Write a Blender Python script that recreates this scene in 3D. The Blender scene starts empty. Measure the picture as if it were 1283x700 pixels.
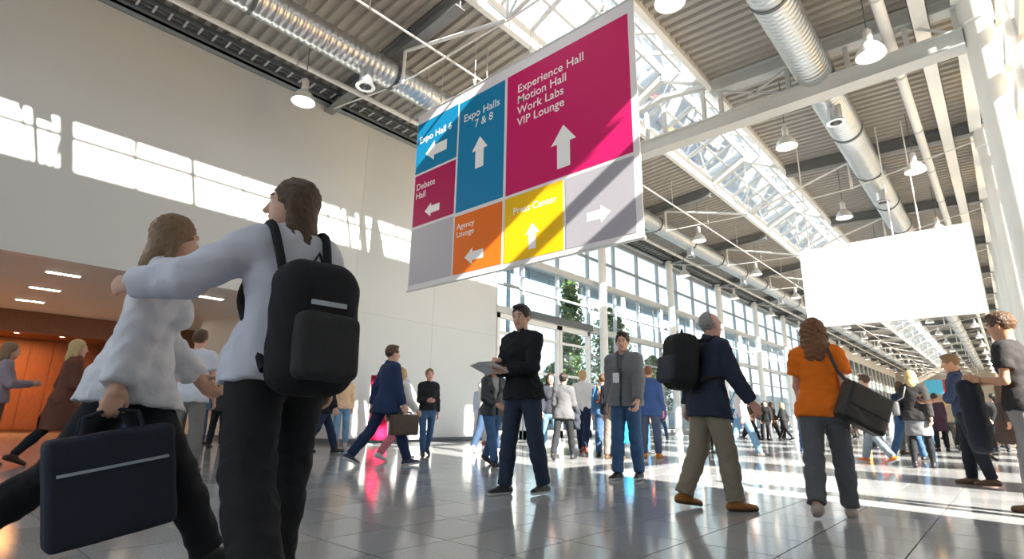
import bpy, bmesh, math, random
import numpy as np
from mathutils import Vector, Matrix

random.seed(7)
SC = bpy.context.scene
COL = SC.collection

# ------------------------------------------------------------------ camera
CAM_H = 0.75
F_PX, PITCH, ROLL, YAW = 674.411, 0.25253, 0.015708, 0.73642
def camera_axes():
    cy, sy = math.cos(YAW), math.sin(YAW)
    fwd = Vector((-sy * math.cos(PITCH), cy * math.cos(PITCH), math.sin(PITCH)))
    right = Vector((cy, sy, 0))
    up = right.cross(fwd)
    c, s = math.cos(ROLL), math.sin(ROLL)
    return c * right + s * up, c * up - s * right, fwd
_r, _u, _f = camera_axes()
cam_data = bpy.data.cameras.new('camera')
cam_data.sensor_fit = 'HORIZONTAL'
cam_data.sensor_width = 36.0
cam_data.lens = F_PX / 1283.0 * 36.0
cam_data.clip_start = 0.05
cam_data.clip_end = 600
cam = bpy.data.objects.new('camera', cam_data)
COL.objects.link(cam)
_m = Matrix.Identity(4)
for i in range(3):
    _m[i][0], _m[i][1], _m[i][2] = _r[i], _u[i], -_f[i]
_m[2][3] = CAM_H
cam.matrix_world = _m
SC.camera = cam

# ------------------------------------------------------------------ world, sun, exposure
world = bpy.data.worlds.new('World')
SC.world = world
world.use_nodes = True
_bg = world.node_tree.nodes['Background']
_bg.inputs[0].default_value = (0.77, 0.89, 1.0, 1)
_bg.inputs[1].default_value = 1.5

SUN_AZ = math.radians(11)     # light travels to -X, turned a little towards +Y
SUN_T = 0.59                  # drop per metre of X
_d = Vector((-1, math.tan(SUN_AZ), -SUN_T)).normalized()
sun_data = bpy.data.lights.new('sun', 'SUN')
sun_data.energy = 26.0
sun_data.angle = math.radians(0.6)
sun_data.color = (1.0, 0.925, 0.79)
sun = bpy.data.objects.new('sun', sun_data)
COL.objects.link(sun)
sun.location = (40, -8, 30)
sun.rotation_euler = _d.to_track_quat('-Z', 'Y').to_euler()

SC.view_settings.view_transform = 'Standard'
SC.view_settings.look = 'None'
SC.view_settings.gamma = 1.0
SC.view_settings.use_curve_mapping = False
SC.view_settings.exposure = 0.2
SC.cycles.max_bounces = 8
SC.cycles.diffuse_bounces = 5
SC.cycles.transparent_max_bounces = 24
SC.cycles.use_denoising = True
SC.cycles.sample_clamp_indirect = 6.0

# ------------------------------------------------------------------ materials
MATS = {}
def new_mat(name):
    m = bpy.data.materials.new(name)
    m.use_nodes = True
    return m, m.node_tree.nodes, m.node_tree.links
def sock(nt, v):
    return v
def mat(name, col, rough=0.5, metal=0.0, var=0.0, vscale=6.0, bump=0.0, bscale=40.0, spec=0.5, emit=None, estr=0.0, stretch=None, coat=0.0):
    if name in MATS: return MATS[name]
    m, N, L = new_mat(name)
    b = N['Principled BSDF']
    b.inputs['Base Color'].default_value = (*col, 1)
    b.inputs['Roughness'].default_value = rough
    b.inputs['Metallic'].default_value = metal
    b.inputs['Specular IOR Level'].default_value = spec
    b.inputs['Coat Weight'].default_value = coat
    tc = N.new('ShaderNodeTexCoord')
    src = tc.outputs['Object']
    if stretch:
        mp = N.new('ShaderNodeMapping'); mp.inputs['Scale'].default_value = stretch
        L.new(src, mp.inputs[0]); src = mp.outputs[0]
    if var > 0:
        n = N.new('ShaderNodeTexNoise'); n.inputs['Scale'].default_value = vscale; n.inputs['Detail'].default_value = 4
        L.new(src, n.inputs['Vector'])
        mx = N.new('ShaderNodeMix'); mx.data_type = 'RGBA'
        mx.inputs[6].default_value = (*[c * (1 - var) for c in col], 1)
        mx.inputs[7].default_value = (*[min(1, c * (1 + var)) for c in col], 1)
        L.new(n.outputs['Fac'], mx.inputs[0]); L.new(mx.outputs[2], b.inputs['Base Color'])
    if bump > 0:
        n2 = N.new('ShaderNodeTexNoise'); n2.inputs['Scale'].default_value = bscale; n2.inputs['Detail'].default_value = 3
        L.new(src, n2.inputs['Vector'])
        bp = N.new('ShaderNodeBump'); bp.inputs['Strength'].default_value = bump; bp.inputs['Distance'].default_value = 0.02
        L.new(n2.outputs['Fac'], bp.inputs['Height']); L.new(bp.outputs[0], b.inputs['Normal'])
    if emit:
        b.inputs['Emission Color'].default_value = (*emit, 1)
        b.inputs['Emission Strength'].default_value = estr
    MATS[name] = m
    return m
def cloth(col, kind='cotton'):
    key = 'cloth_%s_%02d_%02d_%02d' % (kind, *[int(c * 99) for c in col])
    if kind == 'denim':
        return mat(key, col, 0.85, var=0.28, vscale=9, bump=0.35, bscale=60, spec=0.2)
    if kind == 'leather':
        return mat(key, col, 0.42, var=0.12, vscale=14, bump=0.18, bscale=70, spec=0.4)
    if kind == 'knit':
        return mat(key, col, 0.9, var=0.14, vscale=10, bump=0.5, bscale=110, spec=0.15)
    return mat(key, col, 0.82, var=0.12, vscale=7, bump=0.3, bscale=26, spec=0.2)

def glass_mat(name, tint=(0.93, 0.97, 0.98), refl=0.09):
    m, N, L = new_mat(name)
    N.remove(N['Principled BSDF'])
    out = N['Material Output']
    tr = N.new('ShaderNodeBsdfTransparent'); tr.inputs[0].default_value = (*tint, 1)
    gl = N.new('ShaderNodeBsdfGlossy'); gl.inputs['Roughness'].default_value = 0.03; gl.inputs[0].default_value = (0.9, 0.95, 1, 1)
    fr = N.new('ShaderNodeFresnel'); fr.inputs[0].default_value = 1.35
    ml = N.new('ShaderNodeMath'); ml.operation = 'MULTIPLY_ADD'; ml.inputs[1].default_value = 0.8; ml.inputs[2].default_value = refl * 0.3
    L.new(fr.outputs[0], ml.inputs[0])
    mx = N.new('ShaderNodeMixShader')
    L.new(ml.outputs[0], mx.inputs[0]); L.new(tr.outputs[0], mx.inputs[1]); L.new(gl.outputs[0], mx.inputs[2])
    L.new(mx.outputs[0], out.inputs[0])
    MATS[name] = m
    return m

def floor_mat():
    m, N, L = new_mat('polished_granite')
    b = N['Principled BSDF']
    g = N.new('ShaderNodeNewGeometry')
    # one value per tile
    sc = N.new('ShaderNodeVectorMath'); sc.operation = 'SUBTRACT'; sc.inputs[1].default_value = (TILE_X0, TILE_Y0, 0)
    L.new(g.outputs['Position'], sc.inputs[0])
    dv = N.new('ShaderNodeVectorMath'); dv.operation = 'DIVIDE'; dv.inputs[1].default_value = (TILE, TILE, 1000)
    L.new(sc.outputs[0], dv.inputs[0])
    fl = N.new('ShaderNodeVectorMath'); fl.operation = 'FLOOR'; L.new(dv.outputs[0], fl.inputs[0])
    wn = N.new('ShaderNodeTexWhiteNoise'); wn.noise_dimensions = '2D'; L.new(fl.outputs[0], wn.inputs['Vector'])
    sp = N.new('ShaderNodeTexNoise'); sp.inputs['Scale'].default_value = 130; sp.inputs['Detail'].default_value = 4; sp.inputs['Roughness'].default_value = 0.8
    L.new(g.outputs['Position'], sp.inputs['Vector'])
    rp = N.new('ShaderNodeValToRGB')
    rp.color_ramp.elements[0].position = 0.36; rp.color_ramp.elements[0].color = (0.175, 0.183, 0.198, 1)
    rp.color_ramp.elements[1].position = 0.66; rp.color_ramp.elements[1].color = (0.57, 0.575, 0.59, 1)
    L.new(sp.outputs['Fac'], rp.inputs[0])
    mr = N.new('ShaderNodeMapRange'); mr.inputs[3].default_value = 0.86; mr.inputs[4].default_value = 1.14
    L.new(wn.outputs['Value'], mr.inputs[0])
    mu = N.new('ShaderNodeVectorMath'); mu.operation = 'SCALE'
    L.new(rp.outputs[0], mu.inputs[0]); L.new(mr.outputs[0], mu.inputs[3])
    L.new(mu.outputs[0], b.inputs['Base Color'])
    rn = N.new('ShaderNodeTexNoise'); rn.inputs['Scale'].default_value = 1.3; rn.inputs['Detail'].default_value = 3
    L.new(g.outputs['Position'], rn.inputs['Vector'])
    r2 = N.new('ShaderNodeMapRange'); r2.inputs[3].default_value = 0.07; r2.inputs[4].default_value = 0.16
    L.new(rn.outputs['Fac'], r2.inputs[0]); L.new(r2.outputs[0], b.inputs['Roughness'])
    b.inputs['Specular IOR Level'].default_value = 0.42
    MATS['polished_granite'] = m
    return m

# ------------------------------------------------------------------ mesh helpers
class MB:
    """collects simple solids into one mesh"""
    def __init__(s): s.v = []; s.f = []; s.mi = []; s.m = 0
    def quadbox(s, pts):
        o = len(s.v); s.v += [tuple(p) for p in pts]
        for q in ((0,3,2,1),(4,5,6,7),(0,1,5,4),(1,2,6,5),(2,3,7,6),(3,0,4,7)):
            s.f.append(tuple(o + i for i in q)); s.mi.append(s.m)
        return s
    def box(s, x0, x1, y0, y1, z0, z1):
        return s.quadbox([(x0,y0,z0),(x1,y0,z0),(x1,y1,z0),(x0,y1,z0),(x0,y0,z1),(x1,y0,z1),(x1,y1,z1),(x0,y1,z1)])
    def bar(s, a, b, w, h=None, up=(0,0,1)):
        """rectangular bar from a to b: w sideways, h along up"""
        h = h or w
        a = Vector(a); b = Vector(b); d = (b - a).normalized(); u = Vector(up)
        if abs(d.dot(u)) > 0.98: u = Vector((1, 0, 0))
        r = d.cross(u).normalized(); u = r.cross(d)
        r *= w / 2; u *= h / 2
        return s.quadbox([a-r-u, a+r-u, b+r-u, b-r-u, a-r+u, a+r+u, b+r+u, b-r+u])
    def tube(s, pts, r, n=10, cap=True):
        """tube along points, r a number or one per point"""
        pts = [Vector(p) for p in pts]
        rr = r if isinstance(r, (list, tuple)) else [r] * len(pts)
        o = len(s.v); ref = None
        for i, p in enumerate(pts):
            d = (pts[min(i+1, len(pts)-1)] - pts[max(i-1, 0)])
            d = d.normalized() if d.length > 1e-9 else Vector((0, 0, 1))
            if ref is None: ref = Vector((0,0,1)) if abs(d.z) < 0.9 else Vector((1,0,0))
            a = d.cross(ref).normalized(); c = a.cross(d); ref = c
            for k in range(n):
                t = 2 * math.pi * k / n
                s.v.append(tuple(p + rr[i] * (math.cos(t) * a + math.sin(t) * c)))
        for i in range(len(pts) - 1):
            for k in range(n):
                k2 = (k + 1) % n
                s.f.append((o+i*n+k, o+i*n+k2, o+(i+1)*n+k2, o+(i+1)*n+k)); s.mi.append(s.m)
        if cap:
            s.f.append(tuple(o + k for k in range(n-1, -1, -1))); s.mi.append(s.m)
            e = o + (len(pts)-1)*n
            s.f.append(tuple(e + k for k in range(n))); s.mi.append(s.m)
        return s
    def _lathe(s, prof, c=(0, 0, 0), n=20):
        o = len(s.v)
        for r, z in prof:
            for k in range(n):
                t = 2*math.pi*k/n
                s.v.append((c[0]+max(r,1e-4)*math.cos(t), c[1]+max(r,1e-4)*math.sin(t), c[2]+z))
        for i in range(len(prof)-1):
            for k in range(n):
                k2 = (k+1) % n
                s.f.append((o+i*n+k, o+i*n+k2, o+(i+1)*n+k2, o+(i+1)*n+k)); s.mi.append(s.m)
        return s
    def prism(s, poly, y0, y1):
        """polygon in x,z pulled along y"""
        o = len(s.v); n = len(poly)
        s.v += [(x, y0, z) for x, z in poly] + [(x, y1, z) for x, z in poly]
        s.f.append(tuple(o+i for i in range(n))); s.f.append(tuple(o+n+i for i in range(n-1, -1, -1)))
        for i in range(n):
            j = (i+1) % n; s.f.append((o+i, o+n+i, o+n+j, o+j))
        s.mi += [s.m]*(n+2)
        return s
    def mesh(s, name='mesh', smooth=False, bevel=0):
        me = bpy.data.meshes.new(name)
        me.from_pydata(s.v, [], s.f)
        bm = bmesh.new(); bm.from_mesh(me)
        bmesh.ops.recalc_face_normals(bm, faces=bm.faces)
        if bevel: bmesh.ops.bevel(bm, geom=list(bm.edges), offset=bevel, segments=2, affect='EDGES', profile=0.6)
        bm.to_mesh(me); bm.free()
        if not bevel and any(s.mi):
            me.polygons.foreach_set('material_index', s.mi)
        if smooth:
            me.polygons.foreach_set('use_smooth', [True]*len(me.polygons))
            try: me.set_sharp_from_angle(angle=math.radians(40))
            except Exception: pass
        return me
    def build(s, name, m, parent=None, smooth=False, bevel=0, loc=None):
        return link(name, s.mesh(name, smooth, bevel), m, parent, loc)
def link(name, me, m=None, parent=None, loc=None, rz=0):
    o = bpy.data.objects.new(name, me); COL.objects.link(o)
    if m is not None and me is not None and len(me.materials) == 0:
        for k in (m if isinstance(m, (list, tuple)) else [m]): me.materials.append(k)
    if parent is not None: o.parent = parent
    if loc is not None: o.location = loc
    if rz: o.rotation_euler = (0, 0, rz)
    return o
def tag(o, label=None, cat=None, group=None, kind=None):
    if label: o['label'] = label
    if cat: o['category'] = cat
    if group: o['group'] = group
    if kind: o['kind'] = kind
    return o
def empty(name, loc=(0,0,0), rz=0):
    o = bpy.data.objects.new(name, None); COL.objects.link(o)
    o.empty_display_size = 0.1
    o.location = loc; o.rotation_euler = (0, 0, rz)
    return o
def struct(o, label=None, cat=None):
    return tag(o, label, cat, None, 'structure')
def copy_tree(o, parent=None, loc=None):
    c = o.copy(); COL.objects.link(c); c.parent = parent
    if loc is not None: c.location = loc
    for ch in list(o.children): copy_tree(ch, c)
    return c
ORD = ['first','second','third','fourth','fifth','sixth','seventh','eighth','ninth','tenth','eleventh','twelfth','thirteenth','fourteenth','fifteenth','sixteenth','seventeenth']

TILE = 0.5485
TILE_X0, TILE_Y0 = -0.585, 0.837
M_FLOOR = floor_mat()
M_GROUT = mat('grout', (0.10, 0.10, 0.105), 0.8, var=0.1)
M_WALL = mat('white_wall_panel', (0.62, 0.645, 0.645), 0.32, var=0.03, vscale=0.8, spec=0.5)
M_WHITE = mat('white_paint', (0.80, 0.80, 0.78), 0.4, var=0.04, vscale=3)
M_STEEL = mat('grey_painted_steel', (0.52, 0.54, 0.54), 0.42, var=0.06, vscale=4)
M_RAFTER = mat('rafter_steel', (0.20, 0.205, 0.21), 0.45, var=0.1, vscale=4)
M_DARKSTEEL = mat('dark_grey_steel', (0.10, 0.115, 0.125), 0.45, var=0.1, vscale=4)
M_ROOF = mat('roof_sheet', (0.37, 0.352, 0.325), 0.5, var=0.06, vscale=2, spec=0.4)
M_DUCT = mat('galvanised_duct', (0.62, 0.65, 0.67), 0.3, metal=0.85, var=0.12, vscale=9)
M_GLASS = glass_mat('window_glass')
M_SKYGLASS = glass_mat('skylight_glass', (0.96, 0.98, 1.0), 0.05)
M_FRAME = mat('window_frame', (0.36, 0.39, 0.41), 0.4, metal=0.3, var=0.06)
M_LAMP = mat('lamp_shade', (0.72, 0.72, 0.70), 0.35, metal=0.3, var=0.05)
M_LAMPLIT = mat('lamp_glow', (1, 0.95, 0.85), 0.4, emit=(1.0, 0.95, 0.86), estr=5.0)
M_WOOD = mat('brown_wood', (0.20, 0.072, 0.028), 0.5, var=0.35, vscale=5, stretch=(1, 6, 1))
# ================================================================== the hall
XL, XR = -14.0, 1.2
XA, XB = -7.95, -5.25
XC = (XA + XB) / 2
Y0, Y1 = -7.5, 115.75
BAY = 7.25
FR0 = -0.25                                   # frames stand at FR0 + k*BAY
FRAMES = [FR0 + BAY * k for k in range(0, 17)]
def zr(x):
    if x <= XA: return 10.5 - (XA - x) * 0.45 / (XA - XL)
    if x >= XB: return 10.5 - (x - XB) * 0.25 / (XR - XB)
    return 10.5

# ---- floor: grout bed with single tiles
floor = MB().box(XL - 0.3, XR, Y0 - 2, Y1, -0.2, -0.006).box(XL - 12.5, XL - 0.3, Y0 - 2, 9.2, -0.2, -0.006).build('floor', M_GROUT)
struct(floor, 'polished grey granite tile floor of the hall', 'floor')
def in_view(x, y):
    v = Vector((x, y, -CAM_H)); z = v.dot(_f)
    if z < 0.3: return False
    u = F_PX * v.dot(_r) / z; w = F_PX * v.dot(_u) / z
    return abs(u) < 700 and abs(w) < 400
g = 0.0025
tm = MB().quadbox([(g,g,-0.02),(TILE-g,g,-0.02),(TILE-g,TILE-g,-0.02),(g,TILE-g,-0.02),
                   (g+.002,g+.002,0),(TILE-g-.002,g+.002,0),(TILE-g-.002,TILE-g-.002,0),(g+.002,TILE-g-.002,0)]).mesh('tile')
tm.materials.append(M_FLOOR)
cells = []
for i in range(-48, 4):
    for j in range(-18, 211):
        x, y = TILE_X0 + i * TILE, TILE_Y0 + j * TILE
        if x + TILE > XR or y + TILE > Y1: continue
        if x < XL and y > 9.0: continue
        if x < XL - 12: continue
        cells.append((x, y))
seen = sorted([c for c in cells if in_view(c[0]+TILE/2, c[1]+TILE/2)], key=lambda c: c[0]**2 + c[1]**2)[:300]
for x, y in seen: link('tile', tm, None, floor, (x, y, 0))
sset = set(seen)
rest = MB()
for x, y in cells:
    if (x, y) in sset: continue
    o = len(rest.v)
    rest.v += [(x+g,y+g,0),(x+TILE-g,y+g,0),(x+TILE-g,y+TILE-g,0),(x+g,y+TILE-g,0)]
    rest.f.append((o,o+1,o+2,o+3)); rest.mi.append(0)
tag(rest.build('tile_field', M_FLOOR, floor), kind='stuff')

# ---- left wall with the recess opening
NY1, NZ = 8.4, 3.76                           # recess end and head height
wl = MB().box(XL - 0.3, XL, Y0 - 2, 14.6, NZ, 10.0).box(XL - 0.3, XL, NY1, 14.6, 0, NZ).build('wall_left', M_WALL)
struct(wl, 'tall white panelled wall above the recess', 'wall')
grv = mat('panel_joint', (0.50, 0.50, 0.49), 0.6)
for y in (8.46, 11.5):                         # joints between the wall panels
    MB().box(XL, XL + 0.003, y - 0.006, y + 0.006, 0.12, 9.8).build('panel_joint', grv, wl)
MB().box(XL, XL + 0.003, NY1, 14.6, NZ - 0.006, NZ + 0.006).build('panel_joint', grv, wl)
struct(MB().box(XL, XL + 0.03, NY1, 14.6, 0, 0.12).build('baseboard_left', M_DARKSTEEL), 'low dark skirting along the white wall', 'skirting')
# recess: soffit, slanted end wall, timber room at the back
sf = MB().box(-22.3, XL - 0.3, Y0 - 2, 9.2, NZ, NZ + 0.2).build('ceiling_recess', mat('recess_soffit', (0.62, 0.60, 0.58), 0.5, var=0.04))
struct(sf, 'low plain soffit over the recess', 'ceiling')
M_PANEL = mat('grey_wall_panel', (0.60, 0.61, 0.60), 0.4, var=0.04, vscale=1)
ew = MB().quadbox([(-19.6,6.25,0),(XL-.02,8.42,0),(XL-.02,8.72,0),(-19.6,6.55,0),(-19.6,6.25,NZ),(XL-.02,8.42,NZ),(XL-.02,8.72,NZ),(-19.6,6.55,NZ)]).build('wall_recess_end', M_PANEL)
struct(ew, 'slanted grey end wall of the recess', 'wall')
MB().quadbox([(-19.6,6.22,0),(XL-.05,8.385,0),(XL-.05,8.41,0),(-19.6,6.24,0),(-19.6,6.22,.12),(XL-.05,8.385,.12),(XL-.05,8.41,.12),(-19.6,6.24,.12)]).build('skirting', M_DARKSTEEL, ew)
ns = MB().box(-19.75, -19.55, 6.3, 9.2, 0, NZ).build('wall_recess_side', M_DARKSTEEL)
struct(ns, 'dark return wall beside the recess end', 'wall')
wb = MB().box(-26.6, -26.3, Y0 - 2, 9.2, 0, 4.0).build('wall_timber', M_WOOD)
struct(wb, 'dark brown timber wall at the back of the recess', 'wall')
for k in range(26):                            # upright boards
    y = Y0 - 2 + k * 0.65
    MB().box(-26.3, -26.27, y + 0.02, y + 0.63, 0.1, 3.3).build('board', M_WOOD, wb)
struct(MB().box(-26.3, -22.3, 9.0, 9.2, 0, 4.0).build('wall_timber_end', M_WOOD), 'short timber end wall deep in the recess', 'wall')
tc_ = MB().box(-26.3, -22.3, Y0 - 2, 9.0, 3.3, 3.5).build('ceiling_timber', M_WOOD)
struct(tc_, 'lowered timber ceiling at the back of the recess', 'ceiling')
struct(MB().box(-22.35, -22.25, Y0 - 2, 9.0, 3.1, NZ).build('trim_1', M_WOOD), 'timber fascia between soffit and timber ceiling', 'fascia')
# twin downlights in the soffit
M_DOWN = mat('downlight_glow', (1, 0.9, 0.75), 0.5, emit=(1, 0.86, 0.66), estr=22)
fr_m = MB().box(-0.10, 0.10, -0.32, 0.32, -0.018, 0).mesh('frame'); fr_m.materials.append(M_STEEL)
le_m = MB().box(-0.08, 0.08, -0.30, -0.02, -0.024, -0.018).box(-0.08, 0.08, 0.02, 0.30, -0.024, -0.018).mesh('lens'); le_m.materials.append(M_DOWN)
rows = ['front', 'middle', 'rear']
for i, x in enumerate((-15.4, -17.72, -20.05)):
    for j, y in enumerate((-1.2, 1.92, 5.02)):
        d = empty('recess_downlight', (x, y, NZ))
        tag(d, '%s twin slot downlight of the soffit row %s' % (rows[i], ('farthest left, out by the picture edge', 'above the blonde woman in the brown coat', 'nearest the slanted end wall')[j]), 'downlight', 'twin downlights in the recess soffit')
        link('frame', fr_m, None, d); link('lens', le_m, None, d)
M_SPOT = mat('spot_glow', (1, 0.8, 0.5), 0.5, emit=(1, 0.62, 0.28), estr=40)
sp_m = MB()._lathe([(0.0, -0.02), (0.07, -0.02), (0.07, 0)], (0, 0, 0), 14).mesh('lens'); sp_m.materials.append(M_SPOT)
ri_m = MB()._lathe([(0.07, 0), (0.07, -0.025), (0.10, -0.025), (0.10, 0)], (0, 0, 0), 14).mesh('ring'); ri_m.materials.append(M_STEEL)
k = 0
for y in (-0.3, 1.0, 2.2, 3.4):
    for x in (-23.0, -24.4):
        d = empty('round_downlight', (x, y, 3.3))
        tag(d, 'small warm round spot in the timber ceiling, %s row, %s from the left' % ('front' if x > -24 else 'rear', ORD[k // 2]), 'downlight', 'round spots in the timber ceiling')
        link('lens', sp_m, None, d); link('ring', ri_m, None, d); k += 1
for y in (-2, 2.0):
    ld = bpy.data.lights.new('timber_fill_light', 'AREA'); ld.energy = 260; ld.color = (1, 0.42, 0.14); ld.size = 2.4  # area lamps added to strengthen the warm glow in the timber room
    lo = bpy.data.objects.new('timber_fill_light', ld); COL.objects.link(lo); lo.location = (-24.2, y, 3.26)
    tag(lo, 'added warm fill light below the round spots, %s half' % ('left' if y < 0 else 'right'), 'light')

# ---- roof: corrugated sheets, one each side of the skylight for every bay
ceiling = MB().box(XL - 0.3, XA - 0.12, Y0 - 2, Y1, 10.72, 10.80).box(XB + 0.12, XR + 0.1, Y0 - 2, Y1, 10.72, 10.80).build('ceiling', M_ROOF)
struct(ceiling, 'roof deck carrying the corrugated metal sheets', 'ceiling')
def sheet(xa, xb):
    p = [(0, 0), (0.13, 0), (0.165, 0.085), (0.255, 0.085), (0.29, 0)]
    ys = []
    for c in range(25):
        for q in p[:-1]: ys.append((c * 0.29 + q[0], q[1]))
    ys.append((BAY, 0))
    v, f = [], []
    for (y, dz) in ys: v += [(xa, y, zr(xa) + dz), (xb, y, zr(xb) + dz)]
    for i in range(len(ys) - 1): f.append((2*i, 2*i+1, 2*i+3, 2*i+2))
    me = bpy.data.meshes.new('roof_sheet'); me.from_pydata(v, [], f); me.materials.append(M_ROOF)
    return me
shL, shR = sheet(XL, XA - 0.1), sheet(XB + 0.1, XR)
for k in range(17):
    link('roof_sheet', shL, None, ceiling, (0, Y0 + BAY * k, 0)); link('roof_sheet', shR, None, ceiling, (0, Y0 + BAY * k, 0))
# sheets start at -7.5 = FR0 - BAY

# ---- skylight along the ridge
sky = MB().box(XA - 0.16, XA, Y0, Y1, 10.34, 10.86).box(XB, XB + 0.16, Y0, Y1, 10.34, 10.86).build('window_skylight', M_WHITE)
struct(sky, 'long glazed ridge skylight with white curbs', 'skylight')
ZC, ZRG = 10.86, 11.5
MB().box(XC - 0.04, XC + 0.04, Y0, Y1, ZRG - 0.1, ZRG + 0.02).build('ridge_bar', M_STEEL, sky)
for sx, xe in ((-1, XA), (1, XB)):
    xm = (xe + XC) / 2
    MB().bar((xm, Y0, (ZC + ZRG) / 2), (xm, Y1, (ZC + ZRG) / 2), 0.07, 0.05).build('purlin_bar', M_STEEL, sky)
bar_b = MB().bar((XA, 0, ZC), (XC, 0, ZRG), 0.09, 0.10, (0, 0, 1)).bar((XC, 0, ZRG), (XB, 0, ZC), 0.09, 0.10).mesh('glazing_bar'); bar_b.materials.append(M_STEEL)
bar_s = MB().bar((XA, 0, ZC), (XC, 0, ZRG), 0.06, 0.06, (0, 0, 1)).bar((XC, 0, ZRG), (XB, 0, ZC), 0.06, 0.06).mesh('glazing_bar'); bar_s.materials.append(M_STEEL)
rib = MB().bar((XA, 0, 10.62), (XC, 0, ZRG - 0.18), 0.22, 0.26).bar((XC, 0, ZRG - 0.18), (XB, 0, 10.62), 0.22, 0.26).mesh('rib'); rib.materials.append(M_STEEL)
STEP = BAY / 6
def pane_mesh(a, b, t=0.012):
    a = Vector(a); b = Vector(b); d = (b - a).normalized(); n = d.cross(Vector((0, 1, 0))).normalized() * t
    y0, y1 = 0.03, STEP - 0.03
    me = MB().quadbox([(a.x,y0,a.z),(b.x,y0,b.z),(b.x,y1,b.z),(a.x,y1,a.z),(a.x+n.x,y0,a.z+n.z),(b.x+n.x,y0,b.z+n.z),(b.x+n.x,y1,b.z+n.z),(a.x+n.x,y1,a.z+n.z)]).mesh('pane')
    me.materials.append(M_SKYGLASS); return me
# single sheet panes keep the light simple
def flat_pane(pts, m, name='pane'):
    me = bpy.data.meshes.new(name); me.from_pydata(pts, [], [tuple(range(len(pts)))]); me.materials.append(m); return me
pL = flat_pane([(XA,.03,ZC+.03),(XC,.03,ZRG+.03),(XC,STEP-.03,ZRG+.03),(XA,STEP-.03,ZC+.03)], M_SKYGLASS)
pR = flat_pane([(XC,.03,ZRG+.03),(XB,.03,ZC+.03),(XB,STEP-.03,ZC+.03),(XC,STEP-.03,ZRG+.03)], M_SKYGLASS)
n = int(round((Y1 - Y0) / STEP))
for k in range(n + 1):
    y = Y0 + k * STEP
    link('glazing_bar', bar_b if k % 2 == 0 else bar_s, None, sky, (0, y, 0))
    if k % 6 == 0: link('rib', rib, None, sky, (0, y, 0))
    if k < n:
        link('pane', pL, None, sky, (0, y, 0)); link('pane', pR, None, sky, (0, y, 0))

# ---- roof frames: dark rafters, posts and tie rods
def ibeam(mb, a, b, w=0.28, h=0.42, t=0.03):
    a = Vector(a); b = Vector(b); u = Vector((0, 0, 1))
    mb.bar(a + u * (h/2 - t/2), b + u * (h/2 - t/2), w, t); mb.bar(a - u * (h/2 - t/2), b - u * (h/2 - t/2), w, t)
    mb.bar(a, b, t, h - 2*t)
    return mb
def rafter_mesh(x0, x1):
    me = ibeam(MB(), (x0, 0, zr(x0) - 0.22), (x1, 0, zr(x1) - 0.22)).mesh('rafter'); me.materials.append(M_RAFTER); return me
raL, raR = rafter_mesh(XL + 0.02, XA - 0.17), rafter_mesh(XB + 0.17, XR - 0.02)
NOD = [(-13.95, 9.72), (-10.2, 8.98), (XC, 8.85), (-3.0, 8.98), (1.15, 9.72)]
def rodm(name, segs, r, m):
    mb = MB()
    for a, b in segs: mb.tube([(a[0], 0, a[1]), (b[0], 0, b[1])], r, 8)
    me = mb.mesh(name, True); me.materials.append(m); return me
rods = [rodm('tie_rod', [(NOD[i], NOD[i+1])], 0.022, M_WHITE) for i in range(4)]
posts = [rodm('post', [((x, zr(x) - 0.4), (x, 8.95))], 0.045, M_WHITE) for x in (-10.2, -3.0)]
struts = [rodm('strut', [((-10.2, zr(-10.2) - 0.42), (XC - 0.08, 8.9))], 0.045, M_WHITE), rodm('strut', [((-3.0, zr(-3.0) - 0.42), (XC + 0.08, 8.9))], 0.045, M_WHITE)]
hang = [rodm('hanger', [((XC, 8.9), (XC, ZRG - 0.3))], 0.03, M_WHITE), rodm('hanger', [((XC, 8.9), (XB - 0.1, 10.5))], 0.022, M_WHITE), rodm('hanger', [((XC, 8.9), (XA + 0.1, 10.5))], 0.022, M_WHITE)]
fi = 0
for k, y in enumerate(FRAMES):
    if k == 2: continue                        # the lattice girder stands there
    o = empty('roof_frame', (0, y, 8.85))
    fi += 1
    tag(o, 'steel roof frame of dark rafters and tie rods, %s along the hall' % ORD[fi - 1], 'roof frame', 'tied roof frames')
    for me in [raL, raR] + rods + posts + struts + hang:
        c = link(me.name.split('.')[0], me, None, o, (0, 0, -8.85))
# lattice girder at the third frame
YT = FRAMES[2]
gt = empty('lattice_girder', (0, YT, 8.84))
tag(gt, 'deep grey lattice girder crossing the hall behind the coloured banner', 'girder')
def part_g(name, mb, m=M_STEEL): return mb.build(name, m, gt, loc=(0, 0, -8.84))
part_g('bottom_chord', MB().box(XL + 0.02, 0.52, -0.16, 0.16, 8.84, 9.22).box(XL + 0.02, 0.52, -0.22, 0.22, 8.82, 8.86).box(XL + 0.02, 0.52, -0.22, 0.22, 9.21, 9.25))
part_g('top_chord', ibeam(MB(), (XL + 0.02, 0, zr(XL) - 0.24), (XA - .17, 0, 10.26), 0.34, 0.42, 0.05))
part_g('top_chord', ibeam(MB(), (XB + .17, 0, 10.26), (0.5, 0, zr(0.5) - 0.24), 0.34, 0.42, 0.05))
part_g('ridge_chord', MB().bar((XA, 0, 10.40), (XC, 0, 10.62), 0.2, 0.12).bar((XC, 0, 10.62), (XB, 0, 10.40), 0.2, 0.12))
PX = [-13.2, -11.4, -9.7, -7.85, -7.2, -6.6, -5.35, -4.85, -3.05, -1.68, -0.47, 0.44]
for x in PX:
    part_g('post', MB().box(x - 0.05, x + 0.05, -0.06, 0.06, 9.22, min(zr(x) - 0.2, 10.45)))
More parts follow.
